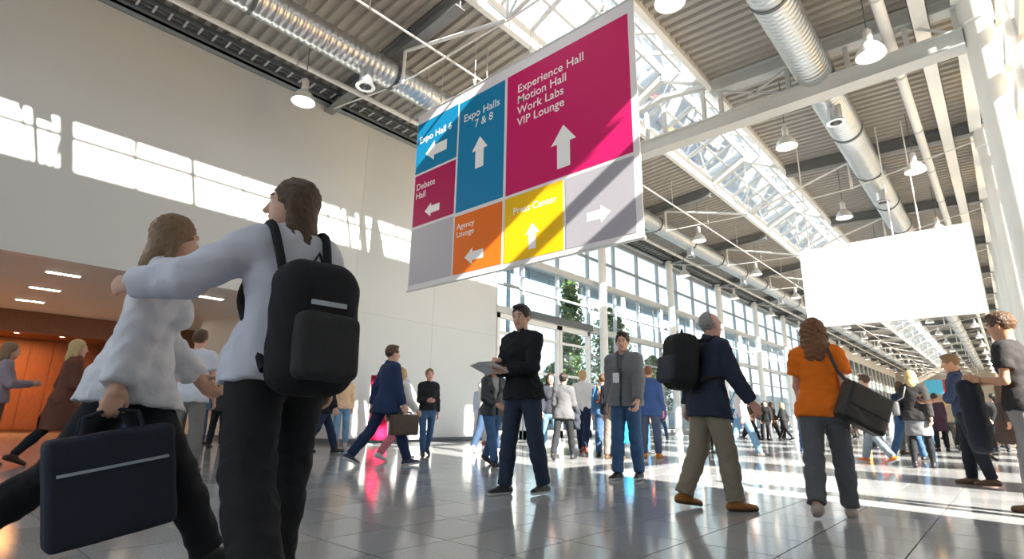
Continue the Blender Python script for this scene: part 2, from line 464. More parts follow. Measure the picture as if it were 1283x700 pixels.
for a, b in ((-4.85, -3.05), (-3.05, -4.85), (-1.68, -0.47), (-9.7, -11.4), (-11.4, -13.2), (-7.85, -9.7), (0.44, -0.47)):
    part_g('diagonal', MB().bar((a, 0, 9.25), (b, 0, zr(b) - 0.42), 0.05, 0.05))

# ---- pipes, ducts and trays under the roof
tr = MB().box(XL, XL + 0.22, Y0, 66, 9.83, 9.90).box(XL, XL + 0.02, Y0, 66, 9.83, 10.05).box(XL+.2, XL + 0.22, Y0, 66, 9.83, 10.0).build('trim_2', mat('blue_grey_steel', (0.30, 0.35, 0.37), 0.4, metal=0.2, var=0.08))
struct(tr, 'grey steel channel along the head of the left wall', 'trim')
lad = empty('cable_ladder', (-13.45, Y0, 9.9)); tag(lad, 'dark cable ladder running along the head of the left wall', 'cable ladder')
for x in (-0.2, 0.2): MB().box(x - 0.015, x + 0.015, 0, Y1 - Y0, 0, 0.09).build('rail', M_DARKSTEEL, lad)
rg = MB().box(-0.2, 0.2, -0.025, 0.025, 0.02, 0.05).mesh('rung'); rg.materials.append(M_STEEL)
for k in range(170): link('rung', rg, None, lad, (0, 0.15 + 0.33 * k, 0))
MB().tube([(-0.1, 0, 0.10), (-0.1, 110, 0.10)], 0.035, 6).build('cable', M_DARKSTEEL, lad)
MB().tube([(0.06, 0, 0.10), (0.06, 110, 0.10)], 0.05, 6).build('cable', M_DARKSTEEL, lad)
def pipe(name, x, z, r, m, label, cat='pipe', bracket=True):
    o = empty(name, (x, Y0, z)); tag(o, label, cat)
    MB().tube([(0, 0, 0), (0, Y1 - Y0 - 0.5, 0)], r, 14).build('run', m, o, True)
    if bracket:
        cl = MB().tube([(0, -0.03, 0), (0, 0.03, 0)], r * 1.18, 14).box(-0.012, 0.012, -0.012, 0.012, r, zr(x) - z).mesh('bracket'); cl.materials.append(M_STEEL)
        for k in range(34): link('bracket', cl, None, o, (0, 1.8 + 3.625 * k, 0))
    return o
pipe('sprinkler_main', -12.32, 9.58, 0.07, M_WHITE, 'white pipe running along the roof beside the cable ladder')
pipe('service_pipe', -0.78, 9.70, 0.12, M_WHITE, 'thick white pipe under the roof right of the large duct')
pipe('thin_service_pipe', -9.0, 9.35, 0.03, M_WHITE, 'thin white pipe under the roof left of the skylight')
tray = empty('cable_tray', (-0.15, Y0, 9.72)); tag(tray, 'flat pale cable tray hung near the right windows', 'cable tray')
MB().box(-0.16, 0.16, 0, Y1 - Y0, 0, 0.02).box(-0.16, -0.145, 0, Y1 - Y0, 0, 0.07).box(0.145, 0.16, 0, Y1 - Y0, 0, 0.07).build('tray', M_WHITE, tray)
hg = MB().box(-0.012, 0.012, -0.012, 0.012, 0.02, zr(-0.15) - 9.72).mesh('hanger'); hg.materials.append(M_STEEL)
for k in range(60): link('hanger', hg, None, tray, (0, 1.0 + 2.0 * k, 0))
bm_ = MB().box(0.42, 0.72, Y0, Y1, 9.88, 10.02).build('trim_3', M_WHITE); struct(bm_, 'flat white beam under the roof beside the right windows', 'beam')

def duct(x, z, r, label, outlets):
    o = empty('air_duct', (x, Y0, z)); tag(o, label, 'duct', 'spiral air ducts')
    mb = MB(); pts = []; rr = []
    L = 3.625; m = 24
    for i in range(m + 1):
        y = L * i / m
        for dy, k in ((-0.03, 1.0), (-0.012, 1.025), (0.012, 1.025), (0.03, 1.0)):
            if 0 <= y + dy <= L: pts.append((0, y + dy, 0)); rr.append(r * k)
    me = mb.tube(pts, rr, 22, False).mesh('duct_section', True); me.materials.append(M_DUCT)
    cl = MB().tube([(0, -0.05, 0), (0, -0.045, 0), (0, 0.045, 0), (0, 0.05, 0)], [r, r * 1.05, r * 1.05, r], 22, False).mesh('collar', True); cl.materials.append(M_DARKSTEEL)
    hn = MB().bar((0, 0, r * 0.97), (0, 0, zr(x) - z), 0.02).mesh('hanger'); hn.materials.append(M_STEEL)
    for k in range(33):
        link('duct_section', me, None, o, (0, L * k, 0))
        link('collar', cl, None, o, (0, L * k + (0.05 if k == 0 else 0), 0))
        link('hanger', hn, None, o, (0, L * k + 1.2, 0))
    for y in outlets:
        q = MB()._lathe([(0.17, 0.0), (0.17, -0.42), (0.22, -0.46), (0.24, -0.5), (0.15, -0.5), (0.14, -0.42), (0.0, -0.40)], (0, 0, 0), 20).build('outlet', M_DUCT, o, True, loc=(0.1, y - Y0, -r + 0.08))
        gm = MB()
        for a in range(6):
            t = a * math.pi / 6; gm.bar((-0.145*math.cos(t), -0.145*math.sin(t), -0.485), (0.145*math.cos(t), 0.145*math.sin(t), -0.485), 0.015, 0.02)
        gm.build('grille', M_DARKSTEEL, q)
    return o
duct(-10.72, 9.42, 0.36, 'round spiral steel air duct left of the skylight', [6.2, 13.4, 24.9, 32.2, 39.4, 46.7])
duct(-2.41, 9.52, 0.42, 'round spiral steel air duct right of the skylight', [15.6, 22.9, 30.1, 37.4])

# ---- hanging lamps
def lamp_parts():
    cord = MB().tube([(0, 0, 0.36), (0, 0, 1.0)], 0.012, 6).mesh('cord'); cord.materials.append(M_DARKSTEEL)
    hs = MB()._lathe([(0.0, 0.66), (0.05, 0.66), (0.07, 0.62), (0.085, 0.60), (0.085, 0.36), (0.06, 0.34), (0.0, 0.34)], n=18).mesh('housing', True); hs.materials.append(M_LAMP)
    sh = MB()._lathe([(0.07, 0.36), (0.10, 0.33), (0.19, 0.24), (0.26, 0.12), (0.29, 0.0), (0.28, 0.0), (0.25, 0.11), (0.18, 0.225), (0.09, 0.31)], n=26).mesh('shade', True); sh.materials.append(M_LAMP)
    ln = MB()._lathe([(0.0, 0.02), (0.12, 0.025), (0.275, 0.03), (0.27, 0.04), (0.0, 0.045)], n=24).mesh('lens', True); ln.materials.append(M_LAMPLIT)
    return cord, hs, sh, ln
LP = lamp_parts()
ROWS = [('right of the skylight', -3.55, 8.2, 15), ('by the right windows', -1.03, 12.4, 14), ('left of the skylight', -8.9, 14.65, 14), ('along the left wall', -11.95, 5.3, 15)]
for rn, x, y, cnt in ROWS:
    for k in range(cnt):
        o = empty('pendant_lamp', (x, y + BAY * k, 8.33))
        tag(o, 'bell-shaped pendant lamp, %s from the camera in the row %s' % (ORD[k], rn), 'lamp', 'pendant lamps under the roof')
        for me in LP:
            c = link(me.name.split('.')[0], me, None, o)
            if me is LP[0]: c.scale = (1, 1, zr(x) - 8.33)
# ================================================================== glass walls
# ---- left glazed facade
GX = -14.12
GY0, GSTEP, GN = 14.6, 2.4, 21
gw = MB().box(GX - 0.06, GX + 0.06, GY0, GY0 + 0.1, 0, 9.83).box(GX - 0.08, GX + 0.1, GY0, 66, 9.6, 9.83).box(GX - 0.08, GX + 0.08, 21.0, 66, 0, 0.28).build('window_1', M_FRAME)
struct(gw, 'tall glazed facade with grey mullions left of the hall', 'window')
GZ = [0.28, 1.25, 2.35, 3.6, 4.82, 5.9, 7.12, 8.4, 9.6]
GY = [14.6, 16.25, 18.6] + [21.0 + 2.39 * k for k in range(19)]
GY[-1] = 66
mul = MB().box(-0.1, 0.06, -0.055, 0.055, 0.0, 9.6).mesh('mullion'); mul.materials.append(M_FRAME)
for y in GY[1:-1]: link('mullion', mul, None, gw, (GX, y, 0))
for z in GZ[1:-1]:
    thick = z in (4.82, 7.12)
    h = 0.13 if thick else 0.045
    ys = GY0 if z >= 4.8 else 21.0
    MB().box(GX - 0.09, GX + (0.16 if thick else 0.05), ys, 66, z - h, z + h).build('transom', M_STEEL if thick else M_FRAME, gw)
for i in range(len(GY) - 1):
    for j in range(len(GZ) - 1):
        if GY[i + 1] <= 21.05 and GZ[j] < 4.8: continue
        y0, y1, z0, z1 = GY[i], GY[i+1], GZ[j], GZ[j+1]
        link('pane', flat_pane([(GX, y0 + .05, z0 + .03), (GX, y1 - .05, z0 + .03), (GX, y1 - .05, z1 - .03), (GX, y0 + .05, z1 - .03)], M_GLASS), None, gw)
# ---- glazed doors with side light
def door(nm, y0, y1, label):
    d = MB().box(GX - 0.08, GX + 0.08, y0, y0 + 0.16, 0, 4.7).box(GX - 0.08, GX + 0.08, y1 - 0.16, y1, 0, 4.7).box(GX - 0.08, GX + 0.08, y0, y1, 4.5, 4.7).box(GX - 0.08, GX + 0.08, y0, y1, 0, 0.3).build(nm, M_WHITE)
    struct(d, label, 'door')
    for z in (1.35, 2.55, 3.95): MB().box(GX - 0.05, GX + 0.06, y0 + .16, y1 - .16, z - 0.05, z + 0.05).build('rail', M_WHITE, d)
    zs = [0.3, 1.35, 2.55, 3.95, 4.5]
    for a, b in zip(zs[:-1], zs[1:]):
        link('pane', flat_pane([(GX, y0 + .16, a), (GX, y1 - .16, a), (GX, y1 - .16, b), (GX, y0 + .16, b)], M_GLASS), None, d)
    MB().tube([(GX + 0.16, y1 - 0.3, 0.9), (GX + 0.16, y1 - 0.3, 1.8)], 0.02, 8).box(GX + .05, GX + .16, y1 - .31, y1 - .29, 0.95, 0.97).box(GX + .05, GX + .16, y1 - .31, y1 - .29, 1.73, 1.75).build('handle', M_DUCT, d)
door('door_1', 14.7, 16.2, 'narrow glazed side light next to the white wall')
door('door_2', 16.3, 18.62, 'glazed entrance door leaf behind the man in the dark sweater')
door('door_3', 18.66, 20.95, 'glazed entrance door leaf beside the first white column')
hd = MB().box(GX + 0.02, GX + 0.28, 16.3, 20.95, 4.72, 5.0).build('trim_4', M_DARKSTEEL); struct(hd, 'dark slotted door operator box over the entrance', 'trim')
# ---- round columns along the facade
cm = MB()._lathe([(0.24, 0), (0.24, 0.05), (0.19, 0.06), (0.19, 9.4), (0.21, 9.42), (0.21, 9.83)], n=24).mesh('column', True); cm.materials.append(M_WHITE)
for k in range(7):
    y = FRAMES[3] + BAY * k
    o = link('column', cm, None, None, (-13.62, y, 0))
    tag(o, 'slim round white column of the glazed facade, %s counted from the entrance door' % ORD[k], 'column', 'columns of the glazed facade')
# ---- right glazed wall: sun comes in here
rw = MB().box(XR, XR + 0.3, Y0 - 2, 5.8, 0, 10.3).build('wall_right', M_WALL); struct(rw, 'solid white wall on the right before the windows', 'wall')
w2 = MB().box(XR, XR + 0.2, 5.8, Y1, 0, 0.35).box(XR, XR + 0.2, 5.8, Y1, 10.2, 10.3).build('window_2', M_WHITE); struct(w2, 'sunlit tall window wall on the right', 'window')
PIER = [9.45 + BAY / 2 * k for k in range(30) if 9.45 + BAY / 2 * k < Y1 - 1]
RY = [5.8] + PIER + [Y1]
RZ = [0.35, 3.75, 7.85, 9.05, 10.2]
fin = MB().box(-0.06, 0.22, -0.72, 0.72, 0.35, 10.2).mesh('pier'); fin.materials.append(M_WHITE)
for y in PIER: link('pier', fin, None, w2, (XR, y, 0))
for z in RZ[1:-1]: MB().box(XR - 0.02, XR + 0.2, 5.8, Y1, z - (0.2 if z == 7.85 else 0.13), z + (0.2 if z == 7.85 else 0.13)).build('transom', M_WHITE, w2)
for i in range(len(RY) - 1):
    for j in range(4):
        y0, y1, z0, z1 = RY[i], RY[i+1], RZ[j], RZ[j+1]
        link('pane', flat_pane([(XR + .1, y0, z0), (XR + .1, y1, z0), (XR + .1, y1, z1), (XR + .1, y0, z1)], M_SKYGLASS), None, w2)
cr = MB()._lathe([(0.3, 0), (0.3, 0.05), (0.26, 0.06), (0.26, 9.3), (0.3, 9.32), (0.3, 10.0)], n=24).mesh('column', True); cr.materials.append(M_WHITE)
for k in range(14):
    y = FRAMES[2] + BAY * k
    tag(link('column', cr, None, None, (0.78, y + 0.0, 0)), 'round white column by the right window wall, %s from the camera' % ORD[k], 'column', 'columns of the right window wall')
# ---- ends of the hall
struct(MB().box(XL - 12.5, XL, Y0 - 2.2, Y0 - 2, 0, 11).build('wall_back', M_WALL), 'plain white wall behind the recess side', 'wall')
w4 = MB().box(XL, XR + 0.3, Y0 - 2.15, Y0 - 2, 0, 0.3).box(XL, XR + 0.3, Y0 - 2.15, Y0 - 2, 9.9, 11.6).build('fill_glazing', M_FRAME); struct(w4, 'unseen end wall behind the viewpoint, glazing added for fill light', 'window')  # unseen glazing added so daylight fills the sides facing the viewpoint
for k in range(8):
    xk = XL + 1.94 * k
    MB().box(xk - 0.05, xk + 0.05, Y0 - 2.15, Y0 - 2, 0.3, 9.9).build('mullion', M_FRAME, w4)
    for z0, z1 in ((0.3, 3.4), (3.4, 6.6), (6.6, 9.9)):
        link('pane', flat_pane([(xk, Y0 - 2.08, z0), (xk + 1.94, Y0 - 2.08, z0), (xk + 1.94, Y0 - 2.08, z1), (xk, Y0 - 2.08, z1)], M_SKYGLASS), None, w4)
wf = MB().box(XL - 0.3, XR + 0.3, Y1, Y1 + 0.3, 0, 11.6).build('wall_far', mat('far_wall', (0.42, 0.36, 0.30), 0.6, var=0.1, vscale=1)); struct(wf, 'far end wall of the long hall', 'wall')
# gallery at the far left
gl = MB().box(XL - 4, XL, 66, Y1, 2.9, 4.6).box(XL - 0.25, XL, 66, Y1, 8.6, 10.2).box(XL - 4.2, XL - 4, 66, Y1, 0, 10.2).build('wall_gallery', M_WHITE); struct(gl, 'white gallery parapet far along the left side', 'wall')
for k in range(17):
    y = 66.1 + 3.05 * k
    MB().box(XL - 0.2, XL, y, y + 0.14, 4.6, 8.6).build('mullion', M_WHITE, gl)
    link('pane', flat_pane([(XL - .1, y + .14, 4.6), (XL - .1, y + 3.05, 4.6), (XL - .1, y + 3.05, 8.6), (XL - .1, y + .14, 8.6)], mat('gallery_glass', (0.10, 0.13, 0.13), 0.08, spec=0.8)), None, gl)
for k in range(8):
    MB().box(XL - 0.3, XL, 66 + 7.0*k, 66.3 + 7.0*k, 0, 2.9).build('pier', M_WHITE, gl)

# ================================================================== outside
struct(MB().box(-90, XL - 12.5, -60, 180, -0.3, -0.05).box(XL - 12.5, XL - 0.3, 9.2, 180, -0.3, -0.05).build('ground_left', mat('pale_paving', (0.30, 0.30, 0.30), 0.8, var=0.1)), 'pale paving outside the glazed facade', 'ground')
struct(MB().box(XR + 0.3, 60, -60, 180, -0.3, -0.05).build('ground_right', mat('warm_bounce_ground', (0.82, 0.50, 0.18), 0.8, var=0.1)), 'unseen ground outside the right windows, coloured to bounce warm light', 'ground')  # unseen ground, orange chosen to throw warm light up onto the roof
ob = MB().box(-34, -27.4, 12, 110, 0, 12.5).box(-34, -26.0, 12, 110, 12.5, 12.9).build('opposite_building', mat('opposite_facade', (0.30, 0.34, 0.37), 0.5, var=0.05))
tag(ob, 'pale glazed building seen through the left facade', 'building')
M_OBG = mat('opposite_glass', (0.17, 0.245, 0.30), 0.12, var=0.15, vscale=0.3, spec=0.7)
opm = MB().box(0, 0.06, 0.06, 2.54, 0.06, 1.9).mesh('window_panel'); opm.materials.append(M_OBG)
ocm = MB().tube([(0, 0, 0), (0, 0, 12.5)], 0.22, 14).mesh('white_column', True); ocm.materials.append(M_WHITE)
for i in range(26):
    for j in range(6): link('window_panel', opm, None, ob, (-27.4, 14 + 2.6 * i, 0.3 + 2.05 * j))
    if i % 3 == 0: link('white_column', ocm, None, ob, (-26.4, 14 + 2.6 * i, 0))
M_LEAF = [mat('leaf_%d' % i, c, 0.55, spec=0.3) for i, c in enumerate([(0.05, 0.11, 0.03), (0.09, 0.17, 0.045), (0.15, 0.22, 0.06)])]
def tree(x, y, h, rad, shape, label, seed):
    rnd = random.Random(seed)
    o = empty('tree', (x, y, -0.05)); tag(o, label, 'tree', 'trees outside the facade')
    MB().tube([(0, 0, 0), (0.05, 0, h * 0.4), (0, 0.05, h * 0.9)], [0.13, 0.09, 0.02], 8).build('trunk', mat('bark', (0.10, 0.075, 0.05), 0.9, var=0.2), o)
    bm = MB()
    for k in range(14):
        z = h * (0.2 + 0.7 * rnd.random()); a = rnd.random() * 6.28; r = rad * 0.6
        bm.tube([(0, 0, z - 0.3), (r * math.cos(a), r * math.sin(a), z + 0.35)], [0.035, 0.01], 5)
    bm.build('branches', MATS['bark'], o)
    mb = MB()
    for k in range(5200):
        t = rnd.random()
        z = h * (0.12 + 0.88 * t)
        w = rad * (math.sin(math.pi * min(1, (t * 0.93 + 0.07))) ** 0.6 if shape == 'oval' else (1 - t) ** 0.6 * (0.5 + t) * 1.25)
        a = rnd.random() * 6.28; q = w * math.sqrt(rnd.random()) * (0.8 + 0.25 * math.sin(5 * a + z * 3))
        c = Vector((q * math.cos(a), q * math.sin(a), z))
        d = Vector((rnd.uniform(-1, 1), rnd.uniform(-1, 1), rnd.uniform(-1, 1))).normalized() * 0.13
        e = d.cross(Vector((rnd.uniform(-1, 1), rnd.uniform(-1, 1), rnd.uniform(-1, 1)))).normalized() * 0.065
        s = len(mb.v); mb.v += [tuple(c - d), tuple(c + e), tuple(c + d), tuple(c - e)]; mb.f.append((s, s+1, s+2, s+3)); mb.mi.append(rnd.choice((0, 0, 1, 1, 2)))
    me = bpy.data.meshes.new('foliage'); me.from_pydata(mb.v, [], mb.f); me.polygons.foreach_set('material_index', mb.mi)
    tag(link('foliage', me, M_LEAF, o), kind='stuff')
tree(-18.5, 25.6, 9.3, 1.1, 'cone', 'slender green tree behind the entrance door', 1)
tree(-18.8, 30.5, 8.0, 1.7, 'oval', 'broad green tree behind the first white column', 2)
tree(-22.6, 29.6, 4.6, 1.5, 'oval', 'low bushy tree behind the entrance door', 3)
tree(-19.0, 36.5, 5.4, 1.4, 'oval', 'small green tree behind the second white column', 4)

# ================================================================== signs
def text_mesh(body, size, font_shear=0):
    cu = bpy.data.curves.new('lettering', 'FONT'); cu.body = body; cu.size = size; cu.extrude = 0.0005; cu.space_line = 0.98; cu.resolution_u = 3
    cu.offset = size * 0.006
    t = bpy.data.objects.new('tmp', cu); COL.objects.link(t)
    bpy.context.view_layer.update()
    me = bpy.data.meshes.new_from_object(t.evaluated_get(bpy.context.evaluated_depsgraph_get()))
    bpy.data.objects.remove(t); bpy.data.curves.remove(cu)
    me.name = 'lettering'
    return me
def fabric(name, col, trans=0.3):
    m, N, L = new_mat(name)
    b = N['Principled BSDF']; b.inputs['Base Color'].default_value = (*col, 1); b.inputs['Roughness'].default_value = 0.6; b.inputs['Specular IOR Level'].default_value = 0.3
    tc = N.new('ShaderNodeTexCoord'); mp = N.new('ShaderNodeMapping'); mp.inputs['Scale'].default_value = (5, 1, 0.4)
    n = N.new('ShaderNodeTexNoise'); n.inputs['Scale'].default_value = 1.6; n.inputs['Detail'].default_value = 2
    L.new(tc.outputs['Object'], mp.inputs[0]); L.new(mp.outputs[0], n.inputs['Vector'])
    bp = N.new('ShaderNodeBump'); bp.inputs['Strength'].default_value = 0.02; bp.inputs['Distance'].default_value = 0.05
    L.new(n.outputs['Fac'], bp.inputs['Height']); L.new(bp.outputs[0], b.inputs['Normal'])
    return m
BY = 8.0
BK_ = 1.0375
ban = empty('hanging_banner', (0, BY * BK_, 0.75 + 3.04 * BK_)); ban.scale = (BK_, BK_, BK_); tag(ban, 'huge hanging wayfinding banner with coloured panels and white arrows', 'banner')
BZ = -3.79
def bpart(name, x0, x1, z0, z1, m, d0, d1, parent=ban):
    return MB().box(x0, x1, d0, d1, z0 + (BZ if parent is ban else 0), z1 + (BZ if parent is ban else 0)).build(name, m, parent)
M_BW = fabric('banner_white', (0.74, 0.72, 0.76)); M_BG = fabric('banner_grey', (0.52, 0.51, 0.55))
bpart('cloth', -10.78, -4.2, 3.79, 8.69, M_BW, -0.012, 0.012)
MB().tube([(-10.8, 0, 3.79 + BZ), (-4.18, 0, 3.79 + BZ)], 0.03, 10).build('bottom_rail', M_STEEL, ban)
MB().tube([(-10.8, 0, 8.69 + BZ), (-4.18, 0, 8.69 + BZ)], 0.03, 10).build('top_rail', M_STEEL, ban)
PANELS = [('blue_panel', -10.76, -9.15, 6.95, 8.42, (0.0, 0.20, 0.42)), ('blue_panel', -9.09, -7.55, 5.45, 8.39, (0.0, 0.20, 0.42)),
          ('magenta_panel', -7.47, -4.33, 5.44, 8.40, (0.56, 0.004, 0.12)), ('crimson_panel', -10.74, -9.16, 5.47, 6.89, (0.42, 0.006, 0.09)),
          ('orange_panel', -9.10, -7.56, 3.93, 5.36, (0.80, 0.16, 0.006)), ('yellow_panel', -7.48, -5.91, 3.91, 5.37, (0.86, 0.50, 0.0)),
          ('grey_panel', -10.74, -9.16, 3.93, 5.40, (0.46, 0.45, 0.50)), ('grey_panel', -5.85, -4.33, 3.91, 5.37, (0.36, 0.35, 0.40))]
PO = {}
for i, (nm, x0, x1, z0, z1, c) in enumerate(PANELS):
    o = MB().box(x0, x1, -0.017, -0.012, z0 + BZ, z1 + BZ).build(nm, fabric('banner_%s_%d' % (nm, i), c), ban); PO[i] = o
M_PRINT = mat('white_print', (0.86, 0.85, 0.85), 0.6)
def lettering(i, body, x, z, size):
    me = text_mesh(body, size); me.materials.append(M_PRINT)
    o = link('lettering', me, None, PO[i]); o.location = (x, -0.0179, z + BZ); o.rotation_euler = (math.pi / 2, 0, 0)
def arrow(i, cx, cz, size, ang, m=M_PRINT):
    s = size
    pts = [(-0.17*s, -0.5*s), (0.17*s, -0.5*s), (0.17*s, 0.08*s), (0.33*s, 0.08*s), (0, 0.5*s), (-0.33*s, 0.08*s), (-0.17*s, 0.08*s)]
    mb = MB(); mb.prism(pts, -0.0005, 0.0005)
    o = mb.build('arrow', m, PO[i]); o.location = (cx, -0.0179, cz + BZ); o.rotation_euler = (0, ang, 0)
UP, LEFT, RIGHT = 0, -math.pi / 2, math.pi / 2
lettering(0, 'Expo Hall 6', -10.66, 7.82, 0.275); arrow(0, -9.95, 7.44, 0.84, LEFT)
lettering(1, 'Expo Halls\n     7 & 8', -8.93, 7.80, 0.285); arrow(1, -8.33, 6.81, 0.80, UP)
lettering(2, 'Experience Hall\nMotion Hall\nWork Labs\nVIP Lounge', -7.16, 7.86, 0.285); arrow(2, -5.89, 6.11, 0.95, UP)
lettering(3, 'Debate\nHall', -10.67, 6.47, 0.255); arrow(3, -9.98, 5.80, 0.57, LEFT)
lettering(4, 'Agency\nLounge', -9.02, 5.02, 0.20); arrow(4, -8.41, 4.28, 0.60, LEFT)
lettering(5, 'Press Center', -7.24, 4.95, 0.22); arrow(5, -6.70, 4.37, 0.56, UP)
arrow(7, -5.10, 4.43, 0.54, RIGHT, mat('faded_print', (0.62, 0.61, 0.64), 0.6))
for x in (-9.85, -8.6, -6.8, -4.9):
    h = MB().tube([(x, 0, 8.69 + BZ), (x, 0, ((zr(x * BK_) if not XA < x * BK_ < XB else 11.3) - ban.location.z) / BK_)], 0.008, 6).build('hanging_wire', M_STEEL, ban)
    MB().tube([(x - 0.05, 0, 8.90 + BZ), (x, 0, 8.74 + BZ), (x + 0.05, 0, 8.90 + BZ)], 0.016, 6).build('hook', M_WHITE, h)
# blank white board
bd = empty('blank_billboard', (0, 20.0, 3.85)); tag(bd, 'blank white hanging billboard below the roof', 'billboard')
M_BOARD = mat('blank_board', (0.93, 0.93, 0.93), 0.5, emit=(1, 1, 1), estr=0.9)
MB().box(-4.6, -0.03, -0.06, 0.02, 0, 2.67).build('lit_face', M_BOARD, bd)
MB().box(-4.6, -0.03, 0.02, 0.14, 0, 2.67).build('back_box', M_WHITE, bd)
for x in (-1.9, -1.2, -4.3): MB().tube([(x, 0.04, 2.67), (x, 0.04, zr(x) - 3.85)], 0.02, 8).build('hanging_rod', M_WHITE, bd)
# far blue sign
fs = empty('far_sign', (-7.5, 100, 5.1)); tag(fs, 'small blue and red hanging sign at the far end of the hall', 'sign')
MB().box(-1.2, 0.85, -0.04, 0.04, 0, 2.0).build('blue_face', mat('sign_blue', (0.05, 0.30, 0.45), 0.5, emit=(0.1, 0.45, 0.6), estr=0.35), fs)
MB().box(0.85, 1.25, -0.04, 0.04, 0, 2.0).build('red_face', mat('sign_red', (0.55, 0.05, 0.05), 0.5), fs)
for x, zt in ((-1.0, 5.36), (0.9, 6.3)): MB().tube([(x, 0, 2.0), (x, 0, zt)], 0.02, 6).build('hanging_wire', M_STEEL, fs)
# red and white cloth flags by the white wall
fl = empty('fabric_flag', (-13.2, 8.75, 0)); tag(fl, 'tall crimson fabric flag standing by the white wall', 'flag')
def flag(parent, h, w, m, seed):
    v, f = [], []
    nx, nz = 8, 14
    for j in range(nz + 1):
        for i in range(nx + 1):
            u, t = i / nx, j / nz
            ww = w * (1.0 - 0.75 * t ** 2)
            v.append((u * ww, 0.05 * math.sin(u * 9 + t * 4 + seed), 0.12 + h * t))
    for j in range(nz):
        for i in range(nx):
            a = j * (nx + 1) + i; f.append((a, a + 1, a + nx + 2, a + nx + 1))
    me = bpy.data.meshes.new('cloth'); me.from_pydata(v, [], f); me.polygons.foreach_set('use_smooth', [True] * len(f))
    o = link('cloth', me, m, parent); md = o.modifiers.new('thick', 'SOLIDIFY'); md.thickness = 0.006
    MB().tube([(0, 0, 0.03), (0, 0, 0.12 + h)], 0.015, 8).build('pole', M_STEEL, parent)
    MB()._lathe([(0, 0.04), (0.16, 0.03), (0.18, 0), (0, 0)], n=18).build('base', M_DARKSTEEL, parent)
flag(fl, 1.75, 0.55, cloth((0.50, 0.01, 0.07)), 0); fl.rotation_euler = (0, 0, 0.8)
fl2 = empty('fabric_flag', (-13.1, 9.75, 0)); tag(fl2, 'tall white fabric flag right of the crimson one', 'flag'); flag(fl2, 1.7, 0.7, cloth((0.75, 0.74, 0.78)), 2); fl2.rotation_euler = (0, 0, 0.8)
# ================================================================== people
F32 = np.float32
def vec(*a): return np.array(a, dtype=np.float64)
def unit(v): return v / (np.linalg.norm(v) + 1e-12)
def cap(P, a, b, r1, r2, n=None, f=1.0):
    Q = P - a.astype(F32); ab = (b - a).astype(F32)
    if n is not None:
        nn = n.astype(F32); k = F32(1.0 / f - 1.0)
        Q = Q + np.outer(Q @ nn, nn) * k
        ab = ab + nn * (ab @ nn) * k
    t = np.clip((Q @ ab) / max(float(ab @ ab), 1e-9), 0, 1)
    d = Q - t[:, None] * ab
    return np.sqrt(np.einsum('ij,ij->i', d, d)) - (r1 + (r2 - r1) * t)
def ell(P, c, ax, r):
    """ellipsoid, ax rows are its axes"""
    Q = (P - c.astype(F32)) @ (np.array(ax).T / np.array(r)).astype(F32)
    k = np.sqrt(np.einsum('ij,ij->i', Q, Q))
    return (k - 1) * min(r)
def smin(a, b, k):
    h = np.clip(0.5 + 0.5 * (b - a) / k, 0, 1)
    return b + (a - b) * h - k * h * (1 - h)
def union(ds, k=0.02):
    d = ds[0]
    for e in ds[1:]: d = smin(d, e, k)
    return d
